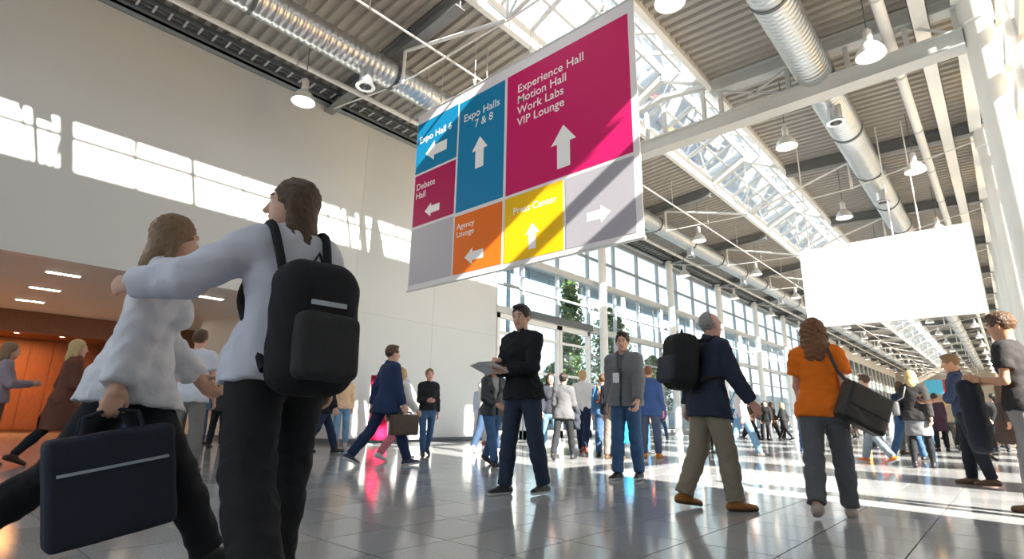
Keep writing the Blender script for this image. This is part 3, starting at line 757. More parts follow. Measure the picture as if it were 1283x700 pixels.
def surfnet(fn, lo, hi, h):
    lo = np.array(lo); n = np.maximum(np.ceil((np.array(hi) - lo) / h).astype(int) + 1, 3)
    BK = 5
    nb = -(-n // BK); n = nb * BK
    gx = [(lo[i] + h * np.arange(n[i])).astype(F32) for i in range(3)]
    # coarse pass: one value for each block, then only blocks near the surface in full
    bc = [(lo[i] + h * (BK * np.arange(nb[i]) + (BK - 1) / 2)).astype(F32) for i in range(3)]
    B = fn(np.stack(np.meshgrid(*bc, indexing='ij'), -1).reshape(-1, 3)).astype(F32).reshape(nb)
    V = np.repeat(np.repeat(np.repeat(B, BK, 0), BK, 1), BK, 2)
    near = np.abs(B) < h * BK * 1.75 + 0.008
    idx = np.flatnonzero(np.repeat(np.repeat(np.repeat(near, BK, 0), BK, 1), BK, 2))
    ii = np.unravel_index(idx, tuple(n))
    P = np.stack([gx[0][ii[0]], gx[1][ii[1]], gx[2][ii[2]]], 1)
    W_ = np.empty(len(P), F32)
    for q in range(0, len(P), 200000): W_[q:q+200000] = fn(P[q:q+200000])
    V = np.ascontiguousarray(V); V.ravel()[idx] = W_
    V = V.reshape(n)
    c = tuple(n - 1)
    acc = np.zeros(c + (3,), F32); cnt = np.zeros(c, F32)
    for ax in range(3):
        o1, o2 = [a for a in range(3) if a != ax]
        for i in (0, 1):
            for j in (0, 1):
                off = [0, 0, 0]; off[o1] = i; off[o2] = j; of2 = list(off); of2[ax] = 1
                va = V[off[0]:off[0]+c[0], off[1]:off[1]+c[1], off[2]:off[2]+c[2]]
                vb = V[of2[0]:of2[0]+c[0], of2[1]:of2[1]+c[1], of2[2]:of2[2]+c[2]]
                m = (va < 0) != (vb < 0)
                t = np.where(m, va / np.where(m, va - vb, 1), 0)
                cnt += m
                acc[..., ax] += t * m
                acc[..., o1] += i * m; acc[..., o2] += j * m
    act = cnt > 0
    ids = -np.ones(c, np.int64); ids[act] = np.arange(act.sum())
    cell = np.argwhere(act)
    verts = (cell + acc[act] / cnt[act][:, None]) * h + lo
    quads = []
    S = V < 0
    for ax in range(3):
        o1, o2 = [(1, 2), (2, 0), (0, 1)][ax]
        sl = [slice(0, n[0]), slice(0, n[1]), slice(0, n[2])]
        a = [slice(1, n[k]-1) for k in range(3)]; a[ax] = slice(0, n[ax]-1)
        b = list(a); b[ax] = slice(1, n[ax])
        A, B = S[tuple(a)], S[tuple(b)]
        for flip, msk in ((False, A & ~B), (True, ~A & B)):
            e = np.argwhere(msk)
            if not len(e): continue
            base = e.copy(); base[:, o1] += 1; base[:, o2] += 1
            def cid(d1, d2):
                q = base.copy(); q[:, o1] -= d1; q[:, o2] -= d2
                return ids[q[:, 0], q[:, 1], q[:, 2]]
            q = np.stack([cid(1, 1), cid(0, 1), cid(0, 0), cid(1, 0)], 1)
            quads.append(q[:, ::-1] if flip else q)
    quads = np.concatenate(quads) if quads else np.zeros((0, 4), int)
    return verts, quads
def np_mesh(name, parts, mats, matfn=None):
    vs, qs, o = [], [], 0
    for v, q in parts:
        if len(q) == 0: continue
        vs.append(v); qs.append(q + o); o += len(v)
    v = np.concatenate(vs); q = np.concatenate(qs)
    me = bpy.data.meshes.new(name)
    me.vertices.add(len(v)); me.vertices.foreach_set('co', v.astype(np.float32).ravel())
    me.loops.add(len(q) * 4); me.loops.foreach_set('vertex_index', q.astype(np.int32).ravel())
    me.polygons.add(len(q)); me.polygons.foreach_set('loop_start', np.arange(0, len(q) * 4, 4, dtype=np.int32))
    me.polygons.foreach_set('use_smooth', np.ones(len(q), bool))
    for m in mats: me.materials.append(m)
    if matfn is not None:
        me.polygons.foreach_set('material_index', matfn(v[q].mean(1)).astype(np.int32))
    me.update(calc_edges=True); me.validate()
    return me

SKINS = {'fair': (0.62, 0.36, 0.26), 'tan': (0.50, 0.27, 0.17), 'brown': (0.30, 0.15, 0.09), 'pink': (0.66, 0.36, 0.28)}
def skin_mat(k): return mat('skin_' + k, SKINS[k], 0.5, var=0.06, vscale=12, spec=0.35)
M_EYEW = mat('eye_white', (0.75, 0.72, 0.70), 0.3); M_EYED = mat('eye_dark', (0.03, 0.02, 0.015), 0.2); M_LIP = mat('lips', (0.45, 0.16, 0.13), 0.5)
HAIRC = {'brown': (0.085, 0.042, 0.02), 'dark': (0.022, 0.016, 0.013), 'blond': (0.52, 0.36, 0.16), 'grey': (0.30, 0.28, 0.26), 'auburn': (0.20, 0.082, 0.032), 'lightbrown': (0.22, 0.13, 0.065)}
def hair_mat(k): return mat('hair_' + k, HAIRC[k], 0.45, var=0.35, vscale=30, bump=0.6, bscale=60, stretch=(3, 3, 0.5), spec=0.4)

D2R = math.pi / 180
WALK = dict(legs=[(24, 6, 2), (-20, 18, 2)], arms=[(-20, 8, 18), (22, 8, 22)])
WALK2 = dict(legs=[(-20, 18, 2), (24, 6, 2)], arms=[(22, 8, 22), (-20, 8, 18)])
STAND = dict(legs=[(3, 3, 4), (-2, 3, 4)], arms=[(4, 8, 12), (2, 8, 12)])
PHONE = dict(legs=[(3, 3, 4), (-2, 3, 4)], arms=[(25, 4, 95, 25), (15, 6, 40, 20)], head=(0, -18))
WORLD_J = {}

def person(label, x, y, height, heading, pose=WALK, sex='m', hair='short', hcol='dark', skin='fair', top=None, bottom=None, shoes=None, res=1.0, group=None, extra=None):
    """res: 1 near, 2 middle distance, 3 far"""
    s = height / 1.75
    H = dict(pose)
    fem = sex == 'f'
    lean = H.get('lean', 2) * D2R; hy, hp = [a * D2R for a in H.get('head', (0, 0))]
    tw = H.get('twist', 0) * D2R
    X = vec(1, 0, 0); Yv = vec(0, 1, 0); Z = vec(0, 0, 1)
    C = vec(0, 0, 0.93)
    hw = 0.092 if fem else 0.088
    up = vec(0, math.sin(lean), math.cos(lean))
    rt = vec(math.cos(tw), -math.sin(tw), 0); fw = unit(np.cross(up, rt)); rt = unit(np.cross(fw, up))
    sw = 0.146 if fem else 0.168
    neck = C + up * 0.53; chest = C + up * 0.36; waist = C + up * 0.13
    SH = [C + up * 0.475 + rt * sw * sd for sd in (1, -1)]
    # head frame
    hup = unit(up * math.cos(hp) + fw * (-math.sin(hp)) * -1 * 0 + vec(0, 0, 0.35)) if False else unit(Z * 0.7 + up * 0.3)
    hf0 = unit(fw - hup * (fw @ hup)); hr0 = np.cross(hf0, hup)
    hf = hf0 * math.cos(hy) + hr0 * math.sin(hy)
    hf, hup = unit(hf * math.cos(hp) + hup * math.sin(hp)), unit(hup * math.cos(hp) - hf * math.sin(hp))
    hr = np.cross(hf, hup)
    hc = neck + unit(up + Z) * 0.165 + hf * 0.015
    # limbs
    arms = []
    for i, sd in enumerate((1, -1)):
        a = H['arms'][i]; fl, ab, el = a[0] * D2R, a[1] * D2R, a[2] * D2R; inn = (a[3] if len(a) > 3 else 8) * D2R
        side = rt * sd
        u = math.cos(fl) * math.cos(ab) * -up + math.sin(fl) * math.cos(ab) * fw + math.sin(ab) * side
        bf = unit(fw * math.cos(fl) + up * math.sin(fl)); bf = unit(bf - u * (bf @ u))
        b = unit(bf * math.cos(inn) - side * math.sin(inn)); b = unit(b - u * (b @ u))
        E = SH[i] + u * 0.285
        fa = unit(u * math.cos(el) + b * math.sin(el))
        W = E + fa * 0.25
        pn = a[4] if len(a) > 4 else 'in'
        n = {'in': -side, 'up': up, 'down': -up, 'back': -fw}[pn]
        n = unit(n - fa * (n @ fa))
        arms.append((SH[i], E, W, fa, n))
    legs = []
    for i, sd in enumerate((1, -1)):
        a = H['legs'][i]; fl, kn, ab = [q * D2R for q in a[:3]]
        hip = C + X * hw * sd - Z * 0.02
        td = unit(vec(math.sin(ab) * sd, math.sin(fl) * math.cos(ab), -math.cos(fl) * math.cos(ab)))
        K = hip + td * 0.425
        sa = fl - kn
        sdv = unit(vec(math.sin(ab) * sd * 0.5, math.sin(sa), -math.cos(sa)))
        A = K + sdv * 0.405
        fp = min(0.0, sa + 16 * D2R) * 0.95 if sa < 0 else max(0, sa - 14 * D2R) * 0.7
        if len(a) > 3: fp = a[3] * D2R
        tout = 7 * D2R * sd
        fd = vec(math.sin(tout) * math.cos(fp), math.cos(tout) * math.cos(fp), math.sin(fp)); fu = unit(Z - fd * (Z @ fd))
        legs.append((hip, K, A, fd, fu))
    low = min(min((A + fd * t - fu * 0.078)[2] for t in (-0.06, 0.18)) for hip, K, A, fd, fu in legs)
    dz = -low
    zf = lambda q: q + vec(0, 0, dz)
    C, neck, chest, waist, hc = map(zf, (C, neck, chest, waist, hc)); SH = [zf(q) for q in SH]
    arms = [(zf(S), zf(E), zf(W), fa, n) for S, E, W, fa, n in arms]
    legs = [(zf(h), zf(K), zf(A), fd, fu) for h, K, A, fd, fu in legs]

    s = float(height / (hc[2] + 0.125))

    # ---------------- fields
    def torso(P, inf=0.0):
        d = [cap(P, C + up * 0.02, waist + up*0.02, 0.145 + inf + (0.015 if fem else 0.006), 0.125 + inf, fw, 0.72),
             cap(P, waist, chest, (0.118 if fem else 0.135) + inf, (0.142 if fem else 0.165) + inf, fw, 0.68),
             cap(P, SH[0] - rt * 0.03, SH[1] + rt * 0.03, 0.062 + inf, 0.062 + inf)]
        if fem:
            for sd in (1, -1): d.append(ell(P, chest + rt * 0.065 * sd + fw * 0.075 - up * 0.03, (rt, fw, up), (0.06 + inf, 0.055 + inf, 0.06 + inf)))
        else:
            d.append(ell(P, chest + up * 0.03 + fw * 0.02, (rt, fw, up), (0.15 + inf, 0.10 + inf, 0.11 + inf)))
        d.append(cap(P, neck - up * 0.05 + rt * 0.09, neck + up * 0.0, 0.05 + inf, 0.05 + inf)); d.append(cap(P, neck - up * 0.05 - rt * 0.09, neck, 0.05 + inf, 0.05 + inf))
        return union(d, 0.05)
    def buttocks(P, inf=0.0):
        return union([ell(P, C + X * 0.065 * sd - Yv * 0.055 - Z * 0.02, (X, Yv, Z), (0.09 + inf, 0.085 + inf, 0.10 + inf)) for sd in (1, -1)], 0.03)
    def leg(P, i, inf=0.0, k=1.0):
        hip, K, A, fd, fu = legs[i]
        return union([cap(P, hip, K, 0.083 * k + inf, 0.055 * k + inf), cap(P, K, K + (A - K) * 0.35, 0.054 * k + inf, 0.055 * k + inf), cap(P, K + (A - K) * 0.3 , A, 0.056 * k + inf, 0.036 * k + inf)], 0.03)
    def foot(P, i):
        hip, K, A, fd, fu = legs[i]
        return union([cap(P, A - fd * 0.03 - fu * 0.035, A + fd * 0.15 - fu * 0.05, 0.035, 0.026), cap(P, A, A - fu * 0.03, 0.037, 0.037)], 0.02)
    def arm(P, i, inf=0.0):
        S, E, W, fa, n = arms[i]
        return union([cap(P, S, E, (0.043 if fem else 0.05) + inf, 0.037 + inf), cap(P, E, W, 0.038 + inf, 0.027 + inf)], 0.02)
    def hand(P, i, simple=False):
        S, E, W, fa, n = arms[i]
        th = unit(np.cross(fa, n)); 
        if (th @ (fw + up * 0.6)) < 0: th = -th
        curl = (H.get('curl', (38, 38)))[i] * D2R
        ds = [cap(P, W - fa * 0.01, W + fa * 0.03, 0.027, 0.028), cap(P, W + fa * 0.03, W + fa * 0.085, 0.036, 0.040, n, 0.42)]
        if simple:
            ds.append(cap(P, W + fa * 0.085, W + unit(fa * math.cos(curl) + n * math.sin(curl)) * 0.15 + fa*0.0, 0.034, 0.024, n, 0.5))
            return union(ds, 0.02)
        fing = []
        for off, ln in ((0.029, 0.070), (0.0097, 0.080), (-0.0097, 0.074), (-0.028, 0.058)):
            b = W + fa * 0.09 + th * off
            d1 = unit(fa * math.cos(curl * .6) + n * math.sin(curl * .6)); d2 = unit(fa * math.cos(curl * 1.7) + n * math.sin(curl * 1.7))
            m = b + d1 * ln * 0.52
            fing.append(np.minimum(cap(P, b, m, 0.0098, 0.009), cap(P, m, m + d2 * ln * 0.48, 0.009, 0.0075)))
        tb = W + fa * 0.03 + th * 0.028; tm_ = tb + unit(fa * 0.7 + th * 0.55 + n * 0.35) * 0.042
        thumb = np.minimum(cap(P, tb, tm_, 0.015, 0.011), cap(P, tm_, tm_ + unit(fa + th * 0.1 + n * 0.45) * 0.032, 0.011, 0.0085))
        d = union(ds, 0.015)
        for q in fing: d = smin(d, q, 0.006)
        return smin(d, thumb, 0.012)
    HAX = (hr, hf, hup)
    hq = lambda a, b, c: hc + hr * a + hf * b + hup * c
    def head(P):
        d = union([ell(P, hq(0, -0.012, 0.022), HAX, (0.076, 0.098, 0.098)), ell(P, hq(0, 0.022, -0.045), HAX, (0.060, 0.068, 0.075)), cap(P, hq(0, 0.058, -0.092), hq(0, 0.05, -0.085), 0.026, 0.03)], 0.03)
        d = smin(d, cap(P, hq(0, 0.088, 0.012), hq(0, 0.108, -0.028), 0.009, 0.014), 0.012)
        d = smin(d, cap(P, hq(-0.035, 0.076, 0.03), hq(0.035, 0.076, 0.03), 0.014, 0.014), 0.015)
        for sd in (1, -1):
            d = np.maximum(d, -(np.linalg.norm(P - hq(0.033 * sd, 0.1, 0.008).astype(F32), axis=1) - 0.017))
            d = np.minimum(d, np.linalg.norm(P - hq(0.032 * sd, 0.074, 0.008).astype(F32), axis=1) - 0.0135)
            d = smin(d, ell(P, hq(0.077 * sd, -0.008, -0.005), HAX, (0.012, 0.02, 0.032)), 0.008)
        d = smin(d, cap(P, hq(-0.018, 0.083, -0.058), hq(0.018, 0.083, -0.058), 0.009, 0.009), 0.008)
        return d
    def neckf(P): return cap(P, neck - up * 0.02 - fw * 0.01, hc - hup * 0.06 - hf * 0.012, 0.057 if not fem else 0.048, 0.053 if not fem else 0.044)
    def nz(P, amp, fr):
        q = P * F32(fr)
        return amp * (np.sin(q[:, 2] * 1.9 + 2.3 * np.sin(q[:, 0] * 0.8 + q[:, 1])) * 0.6 + np.sin(q[:, 0] * 1.3 + q[:, 2] * 0.7 + 1.7 * np.sin(q[:, 1] * 1.1)) * 0.4)
    bb = lambda pts, m: (np.min(pts, 0) - m, np.max(pts, 0) + m)

    h1 = [0.0, 0.012, 0.019, 0.034][int(res)]
    hh = [0.0, 0.0075, 0.011, 0.026][int(res)]
    hd = [0.0, 0.0055, 0.0075, 0.02][int(res)]
    top = dict(dict(kind='shirt', col=(0.1, 0.1, 0.1), sleeve='long', hem=-0.06), **(top or {}))
    bottom = dict(dict(kind='trousers', col=(0.06, 0.08, 0.14), fabric='denim', loose=1.0), **(bottom or {}))
    shoes = dict(dict(col=(0.02, 0.02, 0.022), sole=None, kind='shoe'), **(shoes or {}))
    sl = top['sleeve']

    # ---------------- body: one surface, finer patches at head and hands
    def body(P):
        d = smin(torso(P, -0.016), neckf(P), 0.03)
        d = smin(d, head(P), 0.02)
        d = smin(d, buttocks(P, -0.015), 0.04)
        for i in (0, 1):
            d = smin(d, arm(P, i, -0.004), 0.02); d = smin(d, hand(P, i, True), 0.01)
            d = smin(d, leg(P, i, -0.008), 0.02); d = smin(d, foot(P, i), 0.015)
        return d
    pts = np.array([C, neck, hc + Z * 0.1] + [q for a in arms for q in (a[0], a[1], a[2], a[2] + a[3] * 0.14)] + [q for l in legs for q in (l[0], l[1], l[2], l[2] + l[3] * 0.15, l[2] - l[3] * 0.05)])
    parts = []
    armless = sl != 'long'
    def body_cut(P):
        d = body(P)
        if res < 3:                                # head and hands are meshed finely below, let them take over
            d = np.maximum(d, 0.006 - cap(P, hc + hup * 0.02, hc - hup * 0.03, 0.115, 0.095))
            for i in (0, 1): d = np.maximum(d, 0.004 - cap(P, arms[i][2] + arms[i][3] * 0.02, arms[i][2] + arms[i][3] * 0.16, 0.07, 0.08))
        return d
    parts.append(surfnet(body_cut, *bb(pts, 0.16), min(h1 * 1.35, 0.034)))
    if res < 3:
        lo, hi = bb(np.array([hq(-0.09, -0.12, -0.16), hq(0.09, 0.13, 0.13), hq(0.09, -0.12, 0.13), hq(-0.09, 0.13, -0.16), neck]), 0.02)
        parts.append(surfnet(lambda P: smin(head(P), neckf(P), 0.02), lo, hi, hh))
        for i in (0, 1):
            S, E, W, fa, n = arms[i]
            def hf_(P, i=i): return smin(hand(P, i), cap(P, arms[i][1], arms[i][2], 0.036, 0.0255), 0.01)
            start = W - fa * 0.04
            lo, hi = bb(np.array([start, W + fa * 0.1, W + fa * 0.19 , W + fa * 0.1 + n * 0.1]), 0.05)
            def hcut(P, i=i):
                S, E, W, fa, n = arms[i]
                return np.maximum(hf_(P, i), -((P - (W - fa * 0.05).astype(F32)) @ fa.astype(F32)))
            parts.append(surfnet(hcut, lo, hi, hd))
    el_, er_ = hq(0.032, 0.074, 0.008), hq(-0.032, 0.074, 0.008); lipc = hq(0, 0.088, -0.058)
    def bmat(c):
        m = np.zeros(len(c))
        if res < 3:
            for e in (el_, er_):
                de = np.linalg.norm(c - e, axis=1); m[(de < 0.0148) & ((c - e) @ hf > 0.002)] = 1
                iris = e + hf * 0.0135; m[np.linalg.norm(c - iris, axis=1) < 0.0085] = 2
            q = c - lipc; m[(np.abs(q @ hr) < 0.024) & (np.abs(q @ hup) < 0.0085) & (q @ hf > -0.014)] = 3
            for sd in (1, -1):
                q = c - hq(0.034 * sd, 0.088, 0.034); m[(np.abs(q @ hr) < 0.02) & (np.abs(q @ hup) < 0.005) & (q @ hf > -0.02)] = 4
        return m
    me = np_mesh('person', parts, [skin_mat(skin), M_EYEW, M_EYED, M_LIP, hair_mat(hcol if hair != 'bald' else 'grey')], bmat)
    root = link('person', me, None, None, (x, y, 0)); root.rotation_euler = (0, 0, -heading * D2R); root.scale = (s, s, s)
    tag(root, label, 'person', group)
    def child(name, parts, m, matfn=None): return link(name, np_mesh(name, parts, m if isinstance(m, list) else [m], matfn), None, root)

    # ---------------- lower garment
    bk = bottom['kind']; lo_ = bottom['loose']
    bm_ = cloth(bottom['col'], bottom.get('fabric', 'cotton'))
    if bk in ('trousers', 'cropped', 'tights', 'shorts'):
        k = {'trousers': 1.0, 'cropped': 1.0, 'tights': 0.0, 'shorts': 1.0}[bk] * lo_
        cutf = {'cropped': 0.72, 'shorts': 0.05}.get(bk, 0.99)
        def trous(P):
            d = union([cap(P, C + up * 0.0, C + up * 0.10, 0.146 + 0.012 * k, 0.128 + 0.010 * k, fw, 0.74), buttocks(P, 0.006 + 0.008 * k)], 0.05)
            for i in (0, 1):
                hip, K, A, fd, fu = legs[i]
                e = union([cap(P, hip, K, 0.088 + 0.014 * k, 0.058 + 0.016 * k), cap(P, K, K + (A - K) * 0.4, 0.058 + 0.016 * k, 0.060 + 0.014 * k), cap(P, K + (A - K) * 0.35, A + (A - K) * 0.06, 0.060 + 0.012 * k, 0.043 + 0.022 * k)], 0.03)
                ax = unit(A - K)
                e = np.maximum(e, (P - (K + (A - K) * cutf).astype(F32)) @ ax.astype(F32))
                d = smin(d, e, 0.022)
            if res < 3 and k > 0.2:
                wr = np.minimum(np.abs((P[:, 2] - legs[0][1][2])) , np.abs(P[:, 2] - (legs[0][2][2] + 0.1)))
                d = d + nz(P, 0.0042 * min(k, 1.3), 38) * np.clip(1.3 - wr * 5, 0.25, 1)
            return np.maximum(d, (P - (C + up * 0.12).astype(F32)) @ up.astype(F32))
        pts = np.array([C + up * 0.12] + [q for l in legs for q in (l[0], l[1], l[2])])
        child({'tights': 'tights', 'shorts': 'shorts'}.get(bk, 'trousers'), [surfnet(trous, *bb(pts, 0.17), h1)], bm_)
    if bk == 'skirt' or 'skirt' in bottom:
        sk = bottom.get('skirt', bottom); L = sk.get('len', 0.42); fl_ = sk.get('flare', 0.05)
        def skirt(P):
            kc = (legs[0][1] + legs[1][1]) / 2
            d = union([cap(P, C + up * 0.1, C - Z * 0.05, 0.128, 0.168, Yv, 0.78), cap(P, C - Z * 0.05, C - Z * L + (kc - C) * vec(0.3, 0.3, 0), 0.166, 0.168 + fl_, Yv, 0.82)], 0.04)
            for i in (0, 1): d = smin(d, cap(P, legs[i][0], legs[i][0] + (legs[i][1] - legs[i][0]) * min(1, L / 0.42), 0.10, 0.085), 0.06)
            d = np.maximum(d, (C - Z * L)[2] - P[:, 2])
            return np.maximum(d, (P - (C + up * 0.13).astype(F32)) @ up.astype(F32)) + (nz(P, 0.006, 30) if res < 3 else 0)
        pts = np.array([C + up * 0.13, C - Z * L, legs[0][1], legs[1][1]])
        child('skirt', [surfnet(skirt, *bb(pts, 0.26), h1)], cloth(sk['col'], sk.get('fabric', 'cotton')))

    # ---------------- upper garment
    def upper(inf, hem, sleeve, opening=0.0, hood=False, collar=False, wr=0.005, tailored=False):
        def f(P):
            d = torso(P, inf)
            if hem < 0.02:
                d = smin(d, cap(P, C + up * 0.05, C + up * min(hem, -0.02), 0.15 + inf, 0.155 + inf + (0.02 if tailored else 0), fw, 0.80), 0.05)
                d = smin(d, buttocks(P, inf * 0.8), 0.05)
                if hem < -0.05:                    # the cloth drapes over the thighs
                    for i in (0, 1):
                        hip, K = legs[i][0], legs[i][1]
                        d = smin(d, cap(P, hip, hip + (K - hip) * min(1.0, (-hem + 0.06) / 0.42), 0.104 + inf, 0.100 + inf), 0.06)
            d = np.maximum(d, -((P - (C + up * hem).astype(F32)) @ up.astype(F32)))
            ncut = cap(P, neck - up * 0.01, neck + up * 0.2, 0.060, 0.075)
            d = np.maximum(d, -ncut)
            for i in (0, 1):
                S, E, W, fa, n = arms[i]
                if sleeve == 'none': continue
                ai = inf + 0.006
                if sleeve == 'long': e = union([cap(P, S, E, 0.054 + ai, 0.044 + ai), cap(P, E, W, 0.044 + ai, 0.031 + ai)], 0.02); e = np.maximum(e, (P - (W - fa * 0.005).astype(F32)) @ fa.astype(F32))
                elif sleeve == 'rolled':
                    M_ = E + (W - E) * 0.25; e = union([cap(P, S, E, 0.053 + ai, 0.044 + ai), cap(P, E, M_ + fa * 0.05, 0.045 + ai, 0.043 + ai)], 0.02); e = np.maximum(e, (P - M_.astype(F32)) @ fa.astype(F32))
                else:
                    M_ = S + (E - S) * 0.62; u = unit(E - S); e = cap(P, S, E, 0.055 + ai, 0.058 + ai); e = np.maximum(e, (P - M_.astype(F32)) @ u.astype(F32))
                d = smin(d, e, 0.025)
            if collar:
                cl = np.abs(cap(P, neck - up * 0.02 - fw * 0.012, neck + up * 0.2 + fw*0.03, 0.070, 0.082)) - 0.009
                cl = np.maximum(cl, (P - (neck + up * 0.045 - fw * 0.02).astype(F32)) @ unit(up + fw * 0.55).astype(F32))
                cl = np.maximum(cl, -((P - (neck - up * 0.06).astype(F32)) @ up.astype(F32)))
                d = smin(d, cl, 0.01)
            if hood:
                d = smin(d, ell(P, neck - fw * 0.085 + up * 0.0, (rt, fw, up), (0.10, 0.055, 0.07)), 0.03)
            if opening > 0:
                q = P - C.astype(F32); zz = q @ up.astype(F32); xx = np.abs(q @ rt.astype(F32)); yy = q @ fw.astype(F32)
                w = np.where(zz > 0.14, 0.008 + np.clip(zz - 0.14, 0, 1) * 0.20 * opening, 0.008 + np.clip(0.06 - zz, 0, 1) * 0.03 * opening)
                wedge = np.maximum(xx - w, 0.03 - yy)
                d = np.maximum(d, -wedge)
            if res < 3 and wr > 0: d = d + nz(P, wr, 34)
            return d
        pts = np.array([C + up * hem, neck + up * 0.06] + [q for a in arms for q in (a[0], a[1], a[2])])
        return surfnet(f, *bb(pts, 0.17), h1)
    tk = top['kind']
    m_top = cloth(top['col'], top.get('fabric', 'cotton'))
    if tk == 'jacket':
        if top.get('inner') is not None:
            child('shirt', [upper(0.0, 0.06, 'none', collar=True, wr=0.002)], cloth(top['inner']))
        child('jacket', [upper(0.024, top['hem'], sl, top.get('open', 0.8 if top.get('inner') is not None else 0), top.get('hood', False), True, 0.004, True)], m_top)
    elif tk == 'coat':
        child('coat', [upper(0.030, top['hem'], sl, 0.0, False, True, 0.006, True)], m_top)
    elif tk == 'sweater':
        child('sweater', [upper(0.016, top['hem'], sl, 0, False, top.get('collar', False), 0.007)], m_top)
    else:
        child('shirt', [upper(0.010 + top.get('loose', 0), top['hem'], sl, 0, False, top.get('collar', True), 0.006)], m_top)

    # ---------------- hair
    hm = hair_mat(hcol)
    def hairf(P):
        d = ell(P, hq(0, -0.02, 0.034), HAX, (0.088, 0.103, 0.104))
        face = ell(P, hq(0, 0.105, -0.035), HAX, (0.074, 0.10, 0.107)) if hair != 'bald' else ell(P, hq(0, 0.09, 0.06), HAX, (0.2, 0.15, 0.12))
        side = np.maximum((P - hq(0, 0, -0.012 if fem else 0.0).astype(F32)) @ (-hup).astype(F32), (P - hq(0, -0.045, 0).astype(F32)) @ hf.astype(F32))
        if hair in ('short', 'bald', 'bun', 'pony'):
            d = np.maximum(d, ((P - hq(0, 0, -0.072).astype(F32)) @ (-hup).astype(F32)))
            d = np.maximum(d, np.minimum((P - hq(0, -0.03, 0).astype(F32)) @ hf.astype(F32), (P - hq(0, 0, -0.004).astype(F32)) @ (-hup).astype(F32)))
        d = np.maximum(d, -face)
        if hair == 'short': d = smin(d, ell(P, hq(0, 0.035, 0.108), HAX, (0.055, 0.055, 0.026)), 0.02)
        if hair == 'bun': d = smin(d, ell(P, hq(0, -0.115, 0.05), HAX, (0.045, 0.04, 0.045)), 0.015)
        if hair == 'pony': d = smin(d, union([cap(P, hq(0, -0.11, 0.05), hq(0, -0.15, -0.02), 0.025, 0.032), cap(P, hq(0, -0.15, -0.02), hq(0, -0.135, -0.16), 0.032, 0.012)], 0.02), 0.012)
        if hair in ('long', 'bob', 'curly'):
            L = {'long': 0.26, 'bob': 0.13, 'curly': 0.22}[hair]; wd = 0.10 if hair == 'curly' else 0.075
            e = cap(P, hq(0, -0.055, 0.0), hq(0, -0.085, -L), wd + 0.01, wd, hf, 0.62)
            for sd in (1, -1): e = smin(e, cap(P, hq(0.072 * sd, -0.015, 0.02), hq(0.085 * sd, -0.03, -L * 0.85), 0.028, 0.024 + (0.02 if hair == 'curly' else 0)), 0.03)
            e = np.maximum(e, -(np.minimum(neckf(P), head(P)) + 0.004)) if False else e
            e = np.maximum(e, -ell(P, hq(0, 0.085, -0.05), HAX, (0.066, 0.09, 0.13)))
            d = smin(d, e, 0.025)
        if res < 3: d = d + nz(P, 0.0045 if hair != 'curly' else 0.011, 90 if hair != 'curly' else 70)
        return d
    lo, hi = bb(np.array([hq(-0.1, -0.13, 0.15), hq(0.1, 0.12, 0.15), hq(0.1, -0.15, -0.08 if hair in ('short', 'bald', 'bun') else -0.34), hq(-0.1, -0.02, -0.08)]), 0.05)
    child('hair', [surfnet(hairf, lo, hi, hh * 1.1)], hm)

    # ---------------- shoes
    for i in (0, 1):
        hip, K, A, fd, fu = legs[i]
        hgt = {'boot': 0.16, 'sneaker': 0.02, 'flat': -0.02}.get(shoes['kind'], 0.0)
        def shoe(P):
            d = union([cap(P, A - fd * 0.045 - fu * 0.042, A + fd * 0.05 - fu * 0.042, 0.043, 0.046), cap(P, A + fd * 0.05 - fu * 0.045, A + fd * 0.165 - fu * 0.058, 0.044, 0.033), cap(P, A - fu * 0.03, A + (K - A) / np.linalg.norm(K - A) * max(hgt, 0.0), 0.047, 0.047)], 0.02)
            d = np.maximum(d, -((P - (A - fu * 0.078).astype(F32)) @ fu.astype(F32)))
            top_ = (P - (A + fu * (hgt + 0.012)).astype(F32)) @ fu.astype(F32)
            return np.maximum(d, top_)
        lo, hi = bb(np.array([A - fd * 0.06 - fu * 0.08, A + fd * 0.2 - fu * 0.08, A + fu * (0.2 if hgt > 0.1 else 0.03)]), 0.06)
        sm = [cloth(shoes['col'], 'leather')]
        if shoes['sole'] is not None: sm.append(mat('sole_%d' % int(shoes['sole'][0] * 99), shoes['sole'], 0.7, var=0.1))
        def smat(c): return ((((c - (A - fu * 0.078)) @ fu) < 0.026) & (shoes['sole'] is not None)).astype(int)
        child('shoe', [surfnet(shoe, lo, hi, hh if res < 3 else 0.022)], sm, smat)

    # world positions of useful points, for things carried
    ch, shh = math.cos(heading * D2R), math.sin(heading * D2R)
    def tow(q): return Vector((x + s * (q[0] * ch + q[1] * shh), y + s * (-q[0] * shh + q[1] * ch), s * q[2]))
    def dirw(q): return Vector((q[0] * ch + q[1] * shh, -q[0] * shh + q[1] * ch, q[2]))
    J = dict(root=root, s=s, heading=heading, handR=tow(arms[0][2] + arms[0][3] * 0.09), handL=tow(arms[1][2] + arms[1][3] * 0.09), shR=tow(SH[0]), shL=tow(SH[1]), chest=tow(chest), neck=tow(neck), pelvis=tow(C), hipR=tow(C + rt * 0.2), hipL=tow(C - rt * 0.2),
             fw=dirw(fw), rt=dirw(rt), up=dirw(up), head=tow(hc), elbR=tow(arms[0][1]), elbL=tow(arms[1][1]), back=tow(chest - fw * 0.15), tow=tow, C=C, fdir=dirw(Yv), fwl=fw, upl=up, rtl=rt, chl=chest, SH=SH, neckl=neck)
    return J
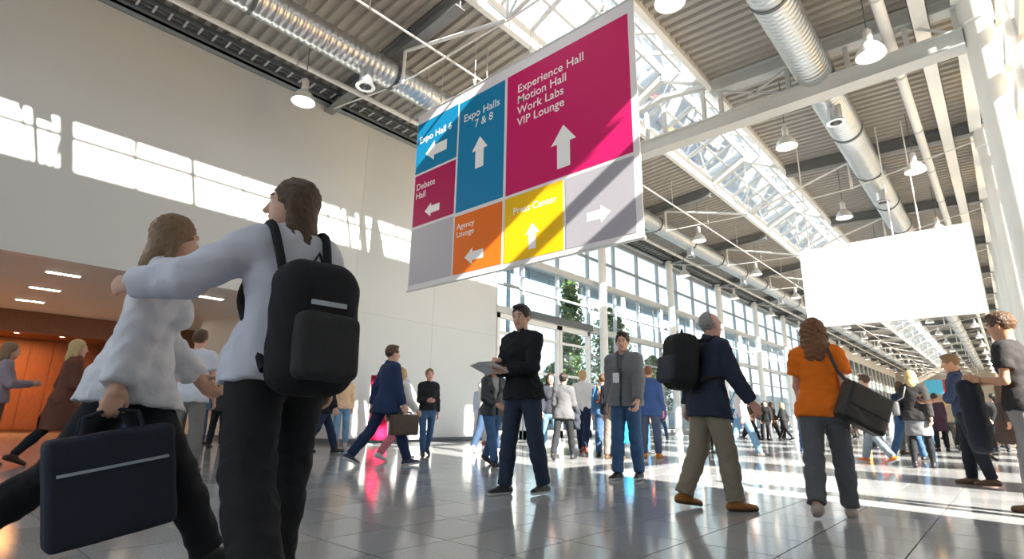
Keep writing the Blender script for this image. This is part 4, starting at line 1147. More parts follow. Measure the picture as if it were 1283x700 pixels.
# ------------------------------------------------------------------ who stands where
BLACK = (0.018, 0.019, 0.022); NAVY = (0.018, 0.028, 0.065); DENIM = (0.05, 0.11, 0.22); LDENIM = (0.16, 0.30, 0.46); DDENIM = (0.030, 0.042, 0.070)
WHITE = (0.74, 0.73, 0.72); GREY = (0.16, 0.165, 0.175); LGREY = (0.42, 0.43, 0.46); KHAKI = (0.25, 0.21, 0.155); TAN = (0.32, 0.13, 0.02); BROWN = (0.10, 0.05, 0.025)
def away(x, y): return math.degrees(math.atan2(x, y))
def P_(label, x, y, h, rel, **k): return person(label, x, y, h, away(x, y) + rel, **k)
def pose(base, **k): return dict(base, **k)
SNK = lambda c: dict(col=c, sole=(0.62, 0.62, 0.60), kind='sneaker')
BOOT = dict(col=BLACK, kind='boot')
PEOPLE = {}

# foreground
PEOPLE['blouse'] = P_('woman with brown bob striding right in loose white blouse and black trousers', -3.20, 0.745, 1.78, 78, pose=dict(legs=[(30, 4, 3), (-26, 26, 3)], arms=[(-14, 10, 10), (26, 10, 30)], lean=6, curl=(75, 40)), sex='f', hair='bob', hcol='lightbrown',
    top=dict(kind='shirt', col=(0.66, 0.66, 0.70), hem=-0.11, loose=0.022), bottom=dict(col=BLACK, fabric='cotton', loose=1.2), shoes=BOOT)
PEOPLE['pack'] = P_('long-haired woman from behind in pale shirt and wide black trousers, arm stretched left', -2.42, 1.12, 1.88, -22, pose=dict(legs=[(16, 5, 5), (-20, 18, 5)], arms=[(-4, 10, 16), (34, 48, 46, 0)], lean=4, head=(-58, 0)), sex='f', hair='long', hcol='brown',
    top=dict(kind='shirt', col=(0.62, 0.62, 0.70), hem=-0.10, loose=0.02), bottom=dict(col=(0.016, 0.018, 0.022), fabric='cotton', loose=2.0), shoes=SNK(BLACK))
PEOPLE['sweater'] = P_('man in black sweater and dark jeans holding paper sheets', -3.83, 4.43, 1.96, -140, pose=dict(legs=[(9, 4, 3), (-7, 8, 3)], arms=[(14, 6, 78, 40, 'up'), (20, 6, 72, 40, 'up')], lean=3, head=(-12, -8), curl=(50, 50)), hair='short', hcol='dark',
    top=dict(kind='sweater', col=(0.02, 0.02, 0.024), fabric='knit', hem=-0.08), bottom=dict(col=DDENIM), shoes=SNK(BLACK))
PEOPLE['bald'] = P_('balding man in navy blazer and khaki trousers walking right', -2.07, 5.02, 1.77, 58, pose=dict(legs=[(11, 5, 2), (-10, 14, 2)], arms=[(24, 10, 12), (-14, 8, 14)], lean=7, head=(-6, 0)), hair='bald', hcol='grey', skin='pink',
    top=dict(kind='jacket', col=(0.028, 0.034, 0.058), hem=-0.15), bottom=dict(col=KHAKI, fabric='cotton', loose=1.6), shoes=dict(col=(0.30, 0.115, 0.012), kind='shoe', sole=(0.09, 0.05, 0.03)))
PEOPLE['orange'] = P_('curly-haired woman from behind in orange T-shirt and grey trousers', -1.20, 5.33, 1.66, 2, pose=dict(legs=[(14, 4, 2), (-16, 16, 2)], arms=[(-6, 10, 10), (18, 10, 50)], lean=4, head=(4, 0)), sex='f', hair='curly', hcol='auburn', skin='pink',
    top=dict(kind='shirt', col=(0.80, 0.17, 0.012), sleeve='short', hem=-0.08, loose=0.016, collar=False), bottom=dict(col=(0.115, 0.115, 0.125), fabric='cotton', loose=1.3), shoes=dict(col=(0.42, 0.33, 0.28), kind='flat'))
PEOPLE['grey'] = P_('man in grey zip jacket and blue jeans walking towards the viewer', -3.84, 6.55, 1.93, -158, pose=dict(legs=[(6, 4, 1), (-5, 6, 1)], arms=[(-10, 8, 14), (14, 8, 18)], head=(-14, -4)), hair='short', hcol='dark',
    top=dict(kind='jacket', col=(0.17, 0.175, 0.185), hem=-0.08, inner=(0.10, 0.10, 0.11), open=0.5), bottom=dict(col=DENIM), shoes=SNK(BLACK))
PEOPLE['shirtnavy'] = P_('brown-haired man in navy shirt facing left beside the blonde woman', -0.46, 9.6, 1.70, -92, pose=dict(legs=[(5, 4, 4), (-8, 5, 4)], arms=[(22, 6, 70, 30, 'up'), (26, 6, 62, 30, 'up')], lean=4, head=(0, -12), curl=(45, 45)), hair='short', hcol='lightbrown', skin='tan',
    top=dict(kind='shirt', col=(0.035, 0.05, 0.10), sleeve='rolled', hem=-0.03), bottom=dict(col=(0.018, 0.02, 0.028)), shoes=dict(col=BROWN, kind='shoe'))
PEOPLE['tee'] = P_('man in black T-shirt and grey trousers cut by the right picture edge', 0.10, 6.75, 1.78, -75, pose=dict(legs=[(8, 4, 4), (-8, 6, 4)], arms=[(8, 8, 92, 30), (6, 6, 96, 20)], lean=3, head=(6, -8), curl=(70, 70)), hair='short', hcol='brown', skin='tan',
    top=dict(kind='shirt', col=(0.03, 0.028, 0.03), sleeve='short', hem=-0.06, collar=False), bottom=dict(col=(0.26, 0.25, 0.25), fabric='cotton', loose=1.6), shoes=dict(col=BROWN, kind='shoe'), res=1)

# middle distance
PEOPLE['blazer'] = P_('man in navy blazer striding right before the white wall', -7.5, 5.29, 1.90, 66, pose=dict(legs=[(26, 6, 2), (-24, 16, 2)], arms=[(12, 8, 10), (-18, 8, 14)], lean=3, curl=(80, 40)), hair='short', hcol='brown', res=2,
    top=dict(kind='jacket', col=(0.022, 0.04, 0.10), hem=-0.16, inner=WHITE), bottom=dict(col=(0.02, 0.035, 0.085)), shoes=SNK(NAVY))
PEOPLE['pink'] = P_('person in white top and pink trousers behind the navy blazer man', -8.2, 6.05, 1.62, 60, pose=WALK2, sex='f', hair='bob', hcol='blond', res=2, top=dict(kind='shirt', col=WHITE, hem=-0.1, loose=0.02), bottom=dict(col=(0.62, 0.20, 0.24), fabric='cotton'), shoes=SNK((0.6, 0.58, 0.56)))
PEOPLE['blacktop'] = P_('woman in black top and blue jeans walking up before the white wall', -8.82, 7.23, 1.72, 168, pose=pose(WALK, arms=[(8, 6, 85, 30), (-16, 10, 14)]), sex='f', hair='pony', hcol='lightbrown', skin='pink', res=2, top=dict(kind='sweater', col=(0.02, 0.02, 0.022), hem=0.0), bottom=dict(col=DENIM, loose=0.4), shoes=BOOT)
PEOPLE['suit'] = P_('man in black suit jacket and dark jeans striding right past the recess', -10.55, 5.92, 1.82, 74, pose=pose(WALK2, arms=[(10, 8, 10), (-30, 14, 12)]), hair='short', hcol='dark', res=2, top=dict(kind='jacket', col=(0.02, 0.022, 0.03), hem=-0.14, inner=(0.3, 0.3, 0.32)), bottom=dict(col=(0.025, 0.04, 0.085)), shoes=dict(col=BLACK))
PEOPLE['blackcoat'] = P_('dark-haired woman in knee-length black coat beside the suited man', -11.15, 5.85, 1.70, 50, pose=STAND, sex='f', hair='long', hcol='dark', res=2, top=dict(kind='coat', col=BLACK, hem=-0.38), bottom=dict(col=BLACK, fabric='cotton', loose=0.3), shoes=BOOT)
PEOPLE['cream'] = P_('man from behind in cream sweater and blue jeans beside the crimson flag', -12.9, 7.75, 1.90, -8, pose=STAND, hair='short', hcol='dark', res=2, top=dict(kind='sweater', col=(0.72, 0.50, 0.32), hem=-0.08), bottom=dict(col=LDENIM), shoes=SNK((0.5, 0.4, 0.35)))
PEOPLE['paleblue'] = P_('man in pale blue shirt and light trousers near the entrance door', -11.9, 11.8, 1.82, 30, pose=STAND, hair='short', hcol='grey', res=2, top=dict(kind='shirt', col=(0.36, 0.41, 0.52), hem=-0.08), bottom=dict(col=(0.48, 0.47, 0.48), fabric='cotton'), shoes=dict(col=(0.35, 0.06, 0.05)))
PEOPLE['whiteshirt'] = P_('man in white shirt and dark jeans walking behind the black sweater man', -8.85, 9.0, 1.84, 25, pose=WALK, hair='short', hcol='brown', res=2, top=dict(kind='shirt', col=(0.62, 0.60, 0.60), hem=0.0), bottom=dict(col=(0.03, 0.055, 0.11)), shoes=SNK(WHITE))
PEOPLE['jeanswoman'] = P_('dark-haired woman in dark jacket and jeans half hidden behind the black sweater man', -6.45, 6.68, 1.70, 150, pose=pose(WALK, arms=[(10, 6, 60, 30), (-10, 8, 20)]), sex='f', hair='bob', hcol='dark', skin='tan', res=2, top=dict(kind='jacket', col=(0.025, 0.028, 0.035), hem=-0.08, fabric='leather', inner=(0.3, 0.3, 0.3)), bottom=dict(col=DENIM), shoes=BOOT)
PEOPLE['lightjeans'] = P_('long-haired woman in black blouse and light blue jeans facing the viewer by the door', -7.35, 9.40, 1.72, 172, pose=pose(WALK2, arms=[(6, 8, 30), (4, 8, 25)]), sex='f', hair='long', hcol='dark', res=2, top=dict(kind='shirt', col=(0.025, 0.028, 0.04), hem=-0.02), bottom=dict(col=LDENIM, loose=0.3), shoes=dict(col=(0.5, 0.45, 0.4), kind='flat'))
PEOPLE['greyblazer'] = P_('woman with dark bun from behind in grey blazer and black trousers', -6.48, 8.70, 1.64, 14, pose=pose(WALK, arms=[(20, 8, 50, 10), (4, 8, 20)]), sex='f', hair='bun', hcol='dark', res=2, top=dict(kind='jacket', col=(0.10, 0.10, 0.108), hem=-0.10), bottom=dict(col=BLACK, fabric='cotton', loose=0.4), shoes=BOOT)
PEOPLE['blondman'] = P_('blond man in white shirt seen from behind next to the grey blazer woman', -7.38, 10.66, 1.88, 12, pose=WALK2, hair='short', hcol='blond', res=2, top=dict(kind='shirt', col=WHITE, hem=-0.05), bottom=dict(col=NAVY), shoes=dict(col=(0.25, 0.06, 0.04)))
PEOPLE['orangepack'] = P_('person in blue denim shirt and jeans wearing a small orange backpack', -6.52, 10.2, 1.72, -6, pose=STAND, hair='short', hcol='brown', res=2, top=dict(kind='shirt', col=(0.06, 0.15, 0.30), hem=-0.06, fabric='denim'), bottom=dict(col=(0.04, 0.085, 0.17)), shoes=dict(col=BLACK))
PEOPLE['yellowcollar'] = P_('person in black jacket and taupe trousers beside the orange backpack', -6.0, 9.72, 1.72, 20, pose=STAND, hair='short', hcol='dark', res=2, top=dict(kind='jacket', col=(0.02, 0.022, 0.022), hem=-0.06), bottom=dict(col=(0.15, 0.13, 0.12), fabric='cotton'), shoes=dict(col=BROWN))
PEOPLE['blueblazer'] = P_('brown-haired man from behind in bright blue blazer and orange shoes', -5.75, 10.8, 1.90, 12, pose=STAND, hair='short', hcol='auburn', skin='pink', res=2, top=dict(kind='jacket', col=(0.05, 0.10, 0.26), hem=-0.15), bottom=dict(col=(0.09, 0.115, 0.18), fabric='cotton'), shoes=dict(col=(0.65, 0.20, 0.01), kind='shoe'))
PEOPLE['redtop'] = P_('person in red top behind the bright blue blazer man', -6.55, 12.0, 1.62, 70, pose=STAND, sex='f', hair='bob', hcol='dark', res=2, top=dict(kind='shirt', col=(0.55, 0.02, 0.06), hem=-0.05), bottom=dict(col=DENIM), shoes=dict(col=BLACK))
PEOPLE['lightdenim'] = P_('man in white shirt and light jeans beyond the balding man', -4.68, 13.2, 1.72, 62, pose=WALK, hair='short', hcol='brown', res=2, top=dict(kind='shirt', col=(0.65, 0.64, 0.66), hem=-0.06), bottom=dict(col=LDENIM), shoes=dict(col=(0.10, 0.09, 0.09)))
PEOPLE['allblack'] = P_('man dressed all in black beyond the balding man', -5.5, 13.6, 1.75, 40, pose=STAND, hair='short', hcol='dark', res=2, top=dict(kind='jacket', col=BLACK, hem=-0.1), bottom=dict(col=BLACK, fabric='cotton'), shoes=dict(col=BLACK))
PEOPLE['whitetop'] = P_('person in white top and dark jeans left of the orange T-shirt woman', -3.42, 13.7, 1.75, 4, pose=WALK, hair='short', hcol='dark', skin='tan', res=2, top=dict(kind='shirt', col=WHITE, hem=-0.04), bottom=dict(col=(0.06, 0.10, 0.20)), shoes=SNK((0.3, 0.35, 0.5)))
PEOPLE['orangeshoe'] = P_('man in light grey T-shirt with orange sneakers right of the orange T-shirt woman', -2.12, 13.2, 1.74, -55, pose=WALK, hair='short', hcol='brown', res=2, top=dict(kind='shirt', col=(0.52, 0.52, 0.54), sleeve='short', hem=-0.05, collar=False), bottom=dict(col=(0.26, 0.32, 0.36)), shoes=SNK((0.75, 0.16, 0.02)))
PEOPLE['blonde'] = P_('blonde woman from behind in black jacket, grey skirt and black tights', -1.30, 12.6, 1.74, 4, pose=pose(WALK, legs=[(10, 4, 3), (-8, 8, 3)]), sex='f', hair='bob', hcol='blond', res=2, top=dict(kind='jacket', col=(0.025, 0.025, 0.027), hem=-0.10), bottom=dict(kind='tights', col=BLACK, fabric='cotton', skirt=dict(col=(0.16, 0.16, 0.175), len=0.36, flare=0.03)), shoes=BOOT)
PEOPLE['sandy'] = P_('sandy-haired person in dark green jacket beyond the blonde woman', -2.15, 17.8, 1.74, 60, pose=STAND, hair='short', hcol='blond', res=2, top=dict(kind='jacket', col=(0.05, 0.055, 0.04), hem=-0.1), bottom=dict(col=(0.16, 0.15, 0.13), fabric='cotton'), shoes=dict(col=BROWN))
PEOPLE['jeansfar'] = P_('person in navy top and blue jeans just beyond the blonde woman', -1.78, 15.0, 1.70, 30, pose=WALK, sex='f', hair='pony', hcol='brown', res=2, top=dict(kind='shirt', col=NAVY, hem=-0.05), bottom=dict(col=DENIM), shoes=dict(col=BLACK))
PEOPLE['heels'] = P_('woman with bare legs in dark brown dress near the right picture edge', -0.12, 16.6, 1.68, 50, pose=WALK, sex='f', hair='long', hcol='brown', skin='tan', res=2, top=dict(kind='shirt', col=(0.06, 0.04, 0.035), hem=-0.05), bottom=dict(kind='skirt', col=(0.06, 0.04, 0.035), len=0.5, flare=0.06, fabric='cotton'), shoes=dict(col=(0.05, 0.03, 0.02), kind='flat'))
# left, at the recess
PEOPLE['rust'] = P_('blonde woman in long rust-brown coat with black boots at the far left', -10.3, 1.62, 1.80, 82, pose=pose(WALK, arms=[(14, 8, 60, 20), (-10, 8, 30)]), sex='f', hair='bob', hcol='blond', res=2, top=dict(kind='coat', col=(0.13, 0.05, 0.032), hem=-0.42), bottom=dict(col=BLACK, fabric='cotton', loose=0.3), shoes=dict(col=(0.05, 0.02, 0.012), kind='boot'))
PEOPLE['edge'] = P_('person in mauve grey top cut by the left picture edge', -10.75, 0.92, 1.72, 84, pose=pose(STAND, arms=[(20, 8, 80, 20), (20, 8, 80, 20)]), sex='f', hair='bob', hcol='lightbrown', res=2, top=dict(kind='sweater', col=(0.30, 0.24, 0.27), hem=-0.06), bottom=dict(col=(0.16, 0.08, 0.07), fabric='cotton'), shoes=dict(col=BROWN))
PEOPLE['whitetee'] = P_('man from behind in white T-shirt and stone trousers', -8.2, 2.62, 1.88, 22, pose=pose(STAND, arms=[(6, 8, 14), (2, 8, 10)]), hair='short', hcol='brown', skin='pink', res=2, top=dict(kind='shirt', col=(0.62, 0.63, 0.68), sleeve='short', hem=-0.10, loose=0.01, collar=False), bottom=dict(col=(0.20, 0.19, 0.175), fabric='cotton', loose=1.3), shoes=dict(col=BLACK, kind='sneaker'))
PEOPLE['jeansleft'] = P_('man in dark jacket, blue jeans and white sneakers left of the white T-shirt man', -8.9, 1.95, 1.75, 85, pose=WALK2, hair='short', hcol='dark', res=2, top=dict(kind='jacket', col=(0.05, 0.035, 0.035), hem=-0.10), bottom=dict(col=(0.08, 0.12, 0.20)), shoes=SNK(WHITE))
PEOPLE['cropped'] = P_('person in black cropped trousers with bare ankles and white sneakers', -8.1, 3.60, 1.70, 80, pose=WALK2, sex='f', hair='bob', hcol='dark', skin='pink', res=2, top=dict(kind='jacket', col=BLACK, hem=-0.08), bottom=dict(kind='cropped', col=BLACK, fabric='cotton', loose=1.5), shoes=SNK((0.72, 0.72, 0.72)))
PEOPLE['denimjacket'] = P_('woman in blue denim jacket and jeans standing in the recess', -15.4, 5.25, 1.68, 60, pose=STAND, sex='f', hair='long', hcol='lightbrown', res=2, top=dict(kind='jacket', col=(0.08, 0.14, 0.26), hem=-0.04, fabric='denim'), bottom=dict(col=(0.05, 0.09, 0.17)), shoes=dict(col=BLACK))
PEOPLE['whitebag'] = P_('dark-clothed woman carrying a white shoulder bag near the recess', -13.7, 5.05, 1.66, 30, pose=STAND, sex='f', hair='long', hcol='blond', res=2, top=dict(kind='jacket', col=(0.04, 0.04, 0.042), hem=-0.08), bottom=dict(col=BLACK, fabric='cotton'), shoes=dict(col=BLACK))
PEOPLE['blacksuit'] = P_('man in charcoal suit standing left of the cropped-trouser walker', -11.95, 4.75, 1.76, 110, pose=STAND, hair='short', hcol='dark', skin='tan', res=2, top=dict(kind='jacket', col=(0.028, 0.028, 0.032), hem=-0.14, inner=(0.5, 0.5, 0.52)), bottom=dict(col=(0.026, 0.026, 0.03), fabric='cotton'), shoes=dict(col=BLACK))
PEOPLE['darkdress'] = P_('woman in black dress at the slanted recess wall', -13.3, 6.4, 1.66, 140, pose=STAND, sex='f', hair='bob', hcol='brown', res=2, top=dict(kind='sweater', col=(0.022, 0.02, 0.024), hem=-0.05), bottom=dict(kind='tights', col=BLACK, fabric='cotton', skirt=dict(col=(0.022, 0.02, 0.024), len=0.45, flare=0.05)), shoes=BOOT)

# far crowd
CROWD = [(-11.6, 22.8, 1.75, 20, 'purple shirt and blue jeans', (0.20, 0.06, 0.30), DENIM, 'dark', 'm'),
 (-10.6, 24.5, 1.62, 120, 'charcoal coat by the second white column', (0.03, 0.03, 0.034), BLACK, 'dark', 'f'),
 (-8.6, 25.4, 1.68, 100, 'dark brown jacket and black trousers', (0.06, 0.035, 0.025), BLACK, 'brown', 'm'),
 (-8.35, 26.3, 1.62, 40, 'sky blue shirt', (0.09, 0.22, 0.42), (0.03, 0.03, 0.04), 'dark', 'm'),
 (-7.7, 24.6, 1.64, 200, 'black jacket and grey trousers', BLACK, (0.12, 0.12, 0.13), 'dark', 'm'),
 (-7.9, 27.5, 1.66, 90, 'maroon sweater', (0.12, 0.02, 0.03), BLACK, 'brown', 'f'),
 (-7.6, 26.6, 1.62, -60, 'black dress and tights', BLACK, BLACK, 'blond', 'f'),
 (-7.2, 28.2, 1.68, 10, 'white blouse and charcoal trousers', (0.62, 0.61, 0.60), (0.05, 0.05, 0.055), 'dark', 'f'),
 (-6.9, 27.2, 1.70, 150, 'slate suit', (0.06, 0.065, 0.08), (0.06, 0.065, 0.08), 'grey', 'm'),
 (-6.6, 29.0, 1.66, 30, 'cream cardigan', (0.50, 0.42, 0.32), (0.05, 0.06, 0.10), 'lightbrown', 'f'),
 (-6.4, 33.5, 1.72, -40, 'navy polo and beige trousers', NAVY, (0.30, 0.26, 0.2), 'dark', 'm'),
 (-9.4, 31.0, 1.72, 60, 'olive jacket', (0.07, 0.075, 0.04), BLACK, 'brown', 'm'),
 (-8.8, 35.0, 1.70, 170, 'crimson dress', (0.35, 0.02, 0.04), BLACK, 'dark', 'f'),
 (-3.3, 20.5, 1.66, -90, 'light blue shirt right of the orange T-shirt woman', (0.18, 0.34, 0.55), (0.03, 0.03, 0.035), 'dark', 'm'),
 (-2.75, 23.0, 1.70, 30, 'black hoodie right of the light grey T-shirt man', (0.02, 0.02, 0.02), (0.05, 0.06, 0.09), 'brown', 'm'),
 (-2.2, 24.0, 1.68, 140, 'rust jacket and jeans', (0.22, 0.07, 0.025), DENIM, 'auburn', 'f'),
 (-1.7, 21.5, 1.72, -20, 'dark plum coat beyond the blonde woman', (0.06, 0.03, 0.05), BLACK, 'dark', 'f'),
 (-1.2, 23.0, 1.72, 20, 'teal sweater beyond the navy shirt man', (0.03, 0.16, 0.17), BLACK, 'brown', 'm'),
 (-0.8, 19.5, 1.70, 110, 'mid brown leather jacket between navy shirt and black T-shirt men', (0.10, 0.05, 0.025), (0.03, 0.035, 0.05), 'brown', 'm'),
 (-0.35, 22.5, 1.72, -10, 'dark grey suit near the right windows', (0.045, 0.045, 0.05), (0.045, 0.045, 0.05), 'dark', 'm'),
 (-0.9, 27.0, 1.70, 170, 'pale pink blouse far down the hall', (0.60, 0.40, 0.40), BLACK, 'blond', 'f'),
 (-2.9, 30.0, 1.74, 60, 'bottle green jersey far down the hall', (0.02, 0.10, 0.05), DENIM, 'dark', 'm'),
 (-4.3, 27.5, 1.72, 0, 'faded red jacket hidden past the orange T-shirt woman', (0.30, 0.06, 0.05), BLACK, 'brown', 'f'),
 (-5.2, 30.5, 1.72, -30, 'ochre coat far down the hall', (0.36, 0.22, 0.06), BLACK, 'lightbrown', 'f')]
_rc = random.Random(5)
_tops = [('charcoal jacket', (0.03, 0.03, 0.035)), ('white shirt', (0.6, 0.6, 0.6)), ('navy suit', NAVY), ('brown coat', (0.09, 0.05, 0.03)), ('grey pullover', (0.2, 0.2, 0.21)), ('blue shirt', (0.08, 0.17, 0.35)), ('beige jacket', (0.4, 0.32, 0.22)), ('dark red shirt', (0.2, 0.02, 0.03))]
_spots = [(-9.6, 28.0), (-9.0, 29.5), (-8.9, 38.0), (-7.4, 32.0), (-8.0, 43.0), (-7.0, 37.0), (-5.6, 34.5), (-6.0, 42.0), (-5.0, 40.0), (-4.2, 36.0), (-3.6, 33.0), (-2.4, 35.0), (-1.6, 31.5), (-0.6, 33.0), (-3.1, 26.2), (-1.9, 27.8), (-0.2, 26.5), (-1.4, 38.5), (-0.4, 40.0), (-2.6, 42.0)]
_where = ['nearest the glazed facade', 'close to the glazed facade', 'at the facade well beyond the crowd', 'left of mid hall', 'left of mid hall, far back', 'in mid hall', 'right of mid hall', 'far back in mid hall', 'far back right of mid hall', 'past the orange T-shirt woman', 'past the light grey T-shirt man', 'past the blonde woman, far back', 'past the blonde woman', 'by the right windows', 'behind the light grey T-shirt man', 'behind the blonde woman', 'by the right windows, nearer', 'far back past the navy shirt man', 'far back by the right windows', 'farthest right of mid hall']
for i, (x, y) in enumerate(_spots):
    t = _tops[(i * 3 + i // 8) % 8]
    CROWD.append((x, y, _rc.uniform(1.6, 1.8), _rc.uniform(0, 360), t[0] + ' ' + _where[i], t[1], _rc.choice([BLACK, (0.05, 0.05, 0.06), DENIM, (0.12, 0.1, 0.09)]), _rc.choice(['dark', 'brown', 'blond', 'dark']), 'mf'[i % 2]))
for (x, y, h, rel, txt, tcol, bcol, hcol, sx) in CROWD:
    dress = 'dress' in txt
    P_('distant %s in %s' % ('woman' if sx == 'f' else 'man', txt), x, y, h, rel, pose=STAND if int(x * 10) % 2 else WALK, sex=sx, hair='bob' if sx == 'f' else 'short', hcol=hcol, res=3, group='distant crowd in the hall',
       top=dict(kind='coat' if 'coat' in txt else ('jacket' if ('jacket' in txt or 'suit' in txt) else 'shirt'), col=tcol, hem=-0.35 if 'coat' in txt else -0.08),
       bottom=dict(kind='tights', col=bcol, fabric='cotton', skirt=dict(col=tcol, len=0.4, flare=0.04)) if dress else dict(col=bcol, fabric='cotton'), shoes=dict(col=BLACK))

# ================================================================== things people carry
def rbox(P, c, ax, half, r):
    Q = np.abs((P - np.array(c, F32)) @ np.array(ax, F32).T) - (np.array(half, F32) - r)
    return np.linalg.norm(np.maximum(Q, 0), axis=1) + np.minimum(Q.max(1), 0) - r
def V3(v): return np.array(v, dtype=np.float64)
def rounded(name, c, ax, half, r, m, parent, h=0.012, wr=0.003, taper=None):
    c = V3(c); ax = np.array([V3(a) for a in ax])
    def f(P):
        Q = P
        d = rbox(Q, c, ax, half, r)
        return d + wr * np.sin(P[:, 2] * 40 + 3 * np.sin(P[:, 0] * 22)) * np.sin(P[:, 1] * 25)
    ext = np.abs(ax.T) @ np.array(half) + 0.03
    return link(name, np_mesh(name, [surfnet(f, c - ext, c + ext, h)], [m]), None, parent)
def smooth(pts, n=5):
    out = []
    for i in range(len(pts) - 1):
        p0, p1, p2, p3 = pts[max(i-1, 0)], pts[i], pts[i+1], pts[min(i+2, len(pts)-1)]
        for k in range(n):
            t = k / n
            out.append(0.5 * ((2 * p1) + (p2 - p0) * t + (2*p0 - 5*p1 + 4*p2 - p3) * t*t + (3*p1 - p0 - 3*p2 + p3) * t**3))
    return out + [pts[-1]]
def carried(name, label, cat, anchor): 
    o = empty(name, anchor); tag(o, label, cat); return o
def backpack(J, label, col, size=(0.17, 0.10, 0.24), pocket=None, h=0.012, drop=0.05, stripe=False):
    s = J['s']; r, f, u = J['rt'], J['fw'], J['up']
    off = 0.165 + size[1]
    c0 = J['chest'] - f * off * s - u * drop * s
    o = carried('backpack', label, 'backpack', c0 - u * size[2] * s)
    base = o.location
    L = lambda q: q - base
    m = cloth(col, 'cotton')
    rounded('bag_body', L(c0), (r, f, u), [q * s for q in size], 0.105 * s * min(1, size[0] / 0.16), m, o, h)
    pk = rounded('front_pocket', L(c0 - f * size[1] * s - u * size[2] * 0.35 * s), (r, f, u), (size[0] * 0.75 * s, 0.045 * s, size[2] * 0.48 * s), 0.04 * s, cloth(pocket or tuple(min(1, q * 1.5 + 0.01) for q in col)), o, h)
    for sd in (1, -1):
        a = c0 + r * 0.09 * sd * s + u * size[2] * 0.75 * s + f * size[1] * 0.8 * s
        sh = J['neck'] + r * 0.115 * sd * s - u * 0.0 * s
        pts = [L(a), L(sh - f * 0.09 * s + u * 0.005 * s), L(sh + u * 0.035 * s), L(sh + f * 0.10 * s - u * 0.03 * s), L(J['chest'] + r * 0.125 * sd * s + f * 0.125 * s), L(J['chest'] + r * 0.16 * sd * s + f * 0.05 * s - u * 0.14 * s), L(c0 + r * 0.13 * sd * s - u * size[2] * 0.6 * s + f * size[1] * 0.9 * s)]
        MB().tube(smooth(pts), 0.019 * s, 8).build('strap', m, o, True)
    if stripe: MB().bar(L(c0 - f * size[1] * s - r * size[0] * 0.42 * s + u * 0.07 * s), L(c0 - f * size[1] * s + r * size[0] * 0.42 * s + u * 0.07 * s), 0.012, 0.02).build('reflective_strip', mat('pale_trim', (0.45, 0.5, 0.55), 0.4), o)
    MB().tube([L(c0 + u * size[2] * s * 0.95 - r * 0.03), L(c0 + u * (size[2] + 0.045) * s), L(c0 + u * size[2] * s * 0.95 + r * 0.03)], 0.008, 6).build('grab_loop', m, o)
    return o
def handbag(label, hand, fwd, half, col, name='handbag', cat='bag', drop=0.12, fabric='leather', r=0.03, h=0.01, tilt=0.0, stripe=None):
    f = Vector((fwd.x, fwd.y, 0)).normalized(); u = Vector((0, 0, 1)); sdv = f.cross(u)
    if tilt: q = Matrix.Rotation(tilt, 3, sdv); f = q @ f; u = q @ u
    c = hand - u * (drop + half[2])
    o = carried(name, label, cat, c - u * half[2]); L = lambda q: q - o.location
    m = cloth(col, fabric)
    b = rounded('bag_body', L(c), (f, sdv, u), half, r, m, o, h, 0.0015)
    for sd in (1, -1):
        e = half[1] * 0.5 * sd
        MB().tube([L(c + f * half[0] * 0.5 + u * half[2] * 0.9 + sdv * e), L(c + f * half[0] * 0.42 + u * (half[2] + drop * 0.7) + sdv * e * .6), L(hand + f * 0.03 + sdv * e * .15 - u * 0.012), L(hand - f * 0.03 + sdv * e * .15 - u * 0.012), L(c - f * half[0] * 0.42 + u * (half[2] + drop * 0.7) + sdv * e * .6), L(c - f * half[0] * 0.5 + u * half[2] * 0.9 + sdv * e)], 0.009, 8).build('handle', m, o, True)
    if stripe:
        MB().bar(L(c - f * half[0] * 0.85 + u * half[2] * 0.35 - sdv * 0), L(c + f * half[0] * 0.85 + u * half[2] * 0.35), half[1] * 2 + 0.012, 0.012).build('trim_strip', mat('pale_trim', stripe, 0.4), o)
    return o
def shoulderbag(label, J, side, half, col, fabric='leather', drop=0.0, h=0.01, back=0.03, tilt=0.0, yaw=0.0):
    s = J['s']; u = Vector((0, 0, 1)); f = Vector((J['fdir'].x, J['fdir'].y, 0)).normalized(); r = f.cross(u) * side
    c = J['pelvis'] + r * (0.235 + half[1]) * s - f * back - u * drop
    r0 = r
    if yaw: q = Matrix.Rotation(yaw * side, 3, u); f, r = q @ f, q @ r
    f2, u2 = f, u
    if tilt: q = Matrix.Rotation(tilt, 3, r); f2, u2 = q @ f, q @ u
    o = carried('shoulder_bag', label, 'bag', c - u * half[2]); L = lambda q: q - o.location
    m = cloth(col, fabric)
    rounded('bag_body', L(c), (f2, r, u2), half, 0.035, m, o, h)
    rounded('flap', L(c + r * half[1] * 0.95 + u2 * half[2] * 0.35), (f2, r, u2), (half[0] * 0.92, 0.012, half[2] * 0.6), 0.01, m, o, h, 0.0)
    sh = J['neck'] + J['rt'] * side * 0.10 * s
    top_ = sh + J['up'] * 0.045 * s
    MB().tube([L(c + f2 * half[0] * 0.8 + u2 * half[2] * 0.8), L(sh + J['fw'] * 0.17 * s - J['up'] * 0.22 * s + r0 * 0.08), L(sh + J['fw'] * 0.10 * s - J['up'] * 0.02 * s), L(top_), L(sh - J['fw'] * 0.105 * s - J['up'] * 0.03 * s), L(sh - J['fw'] * 0.17 * s - J['up'] * 0.22 * s + r0 * 0.05), L(c - f2 * half[0] * 0.8 + u2 * half[2] * 0.8)], 0.014, 8).build('strap', m, o, True)
    return o
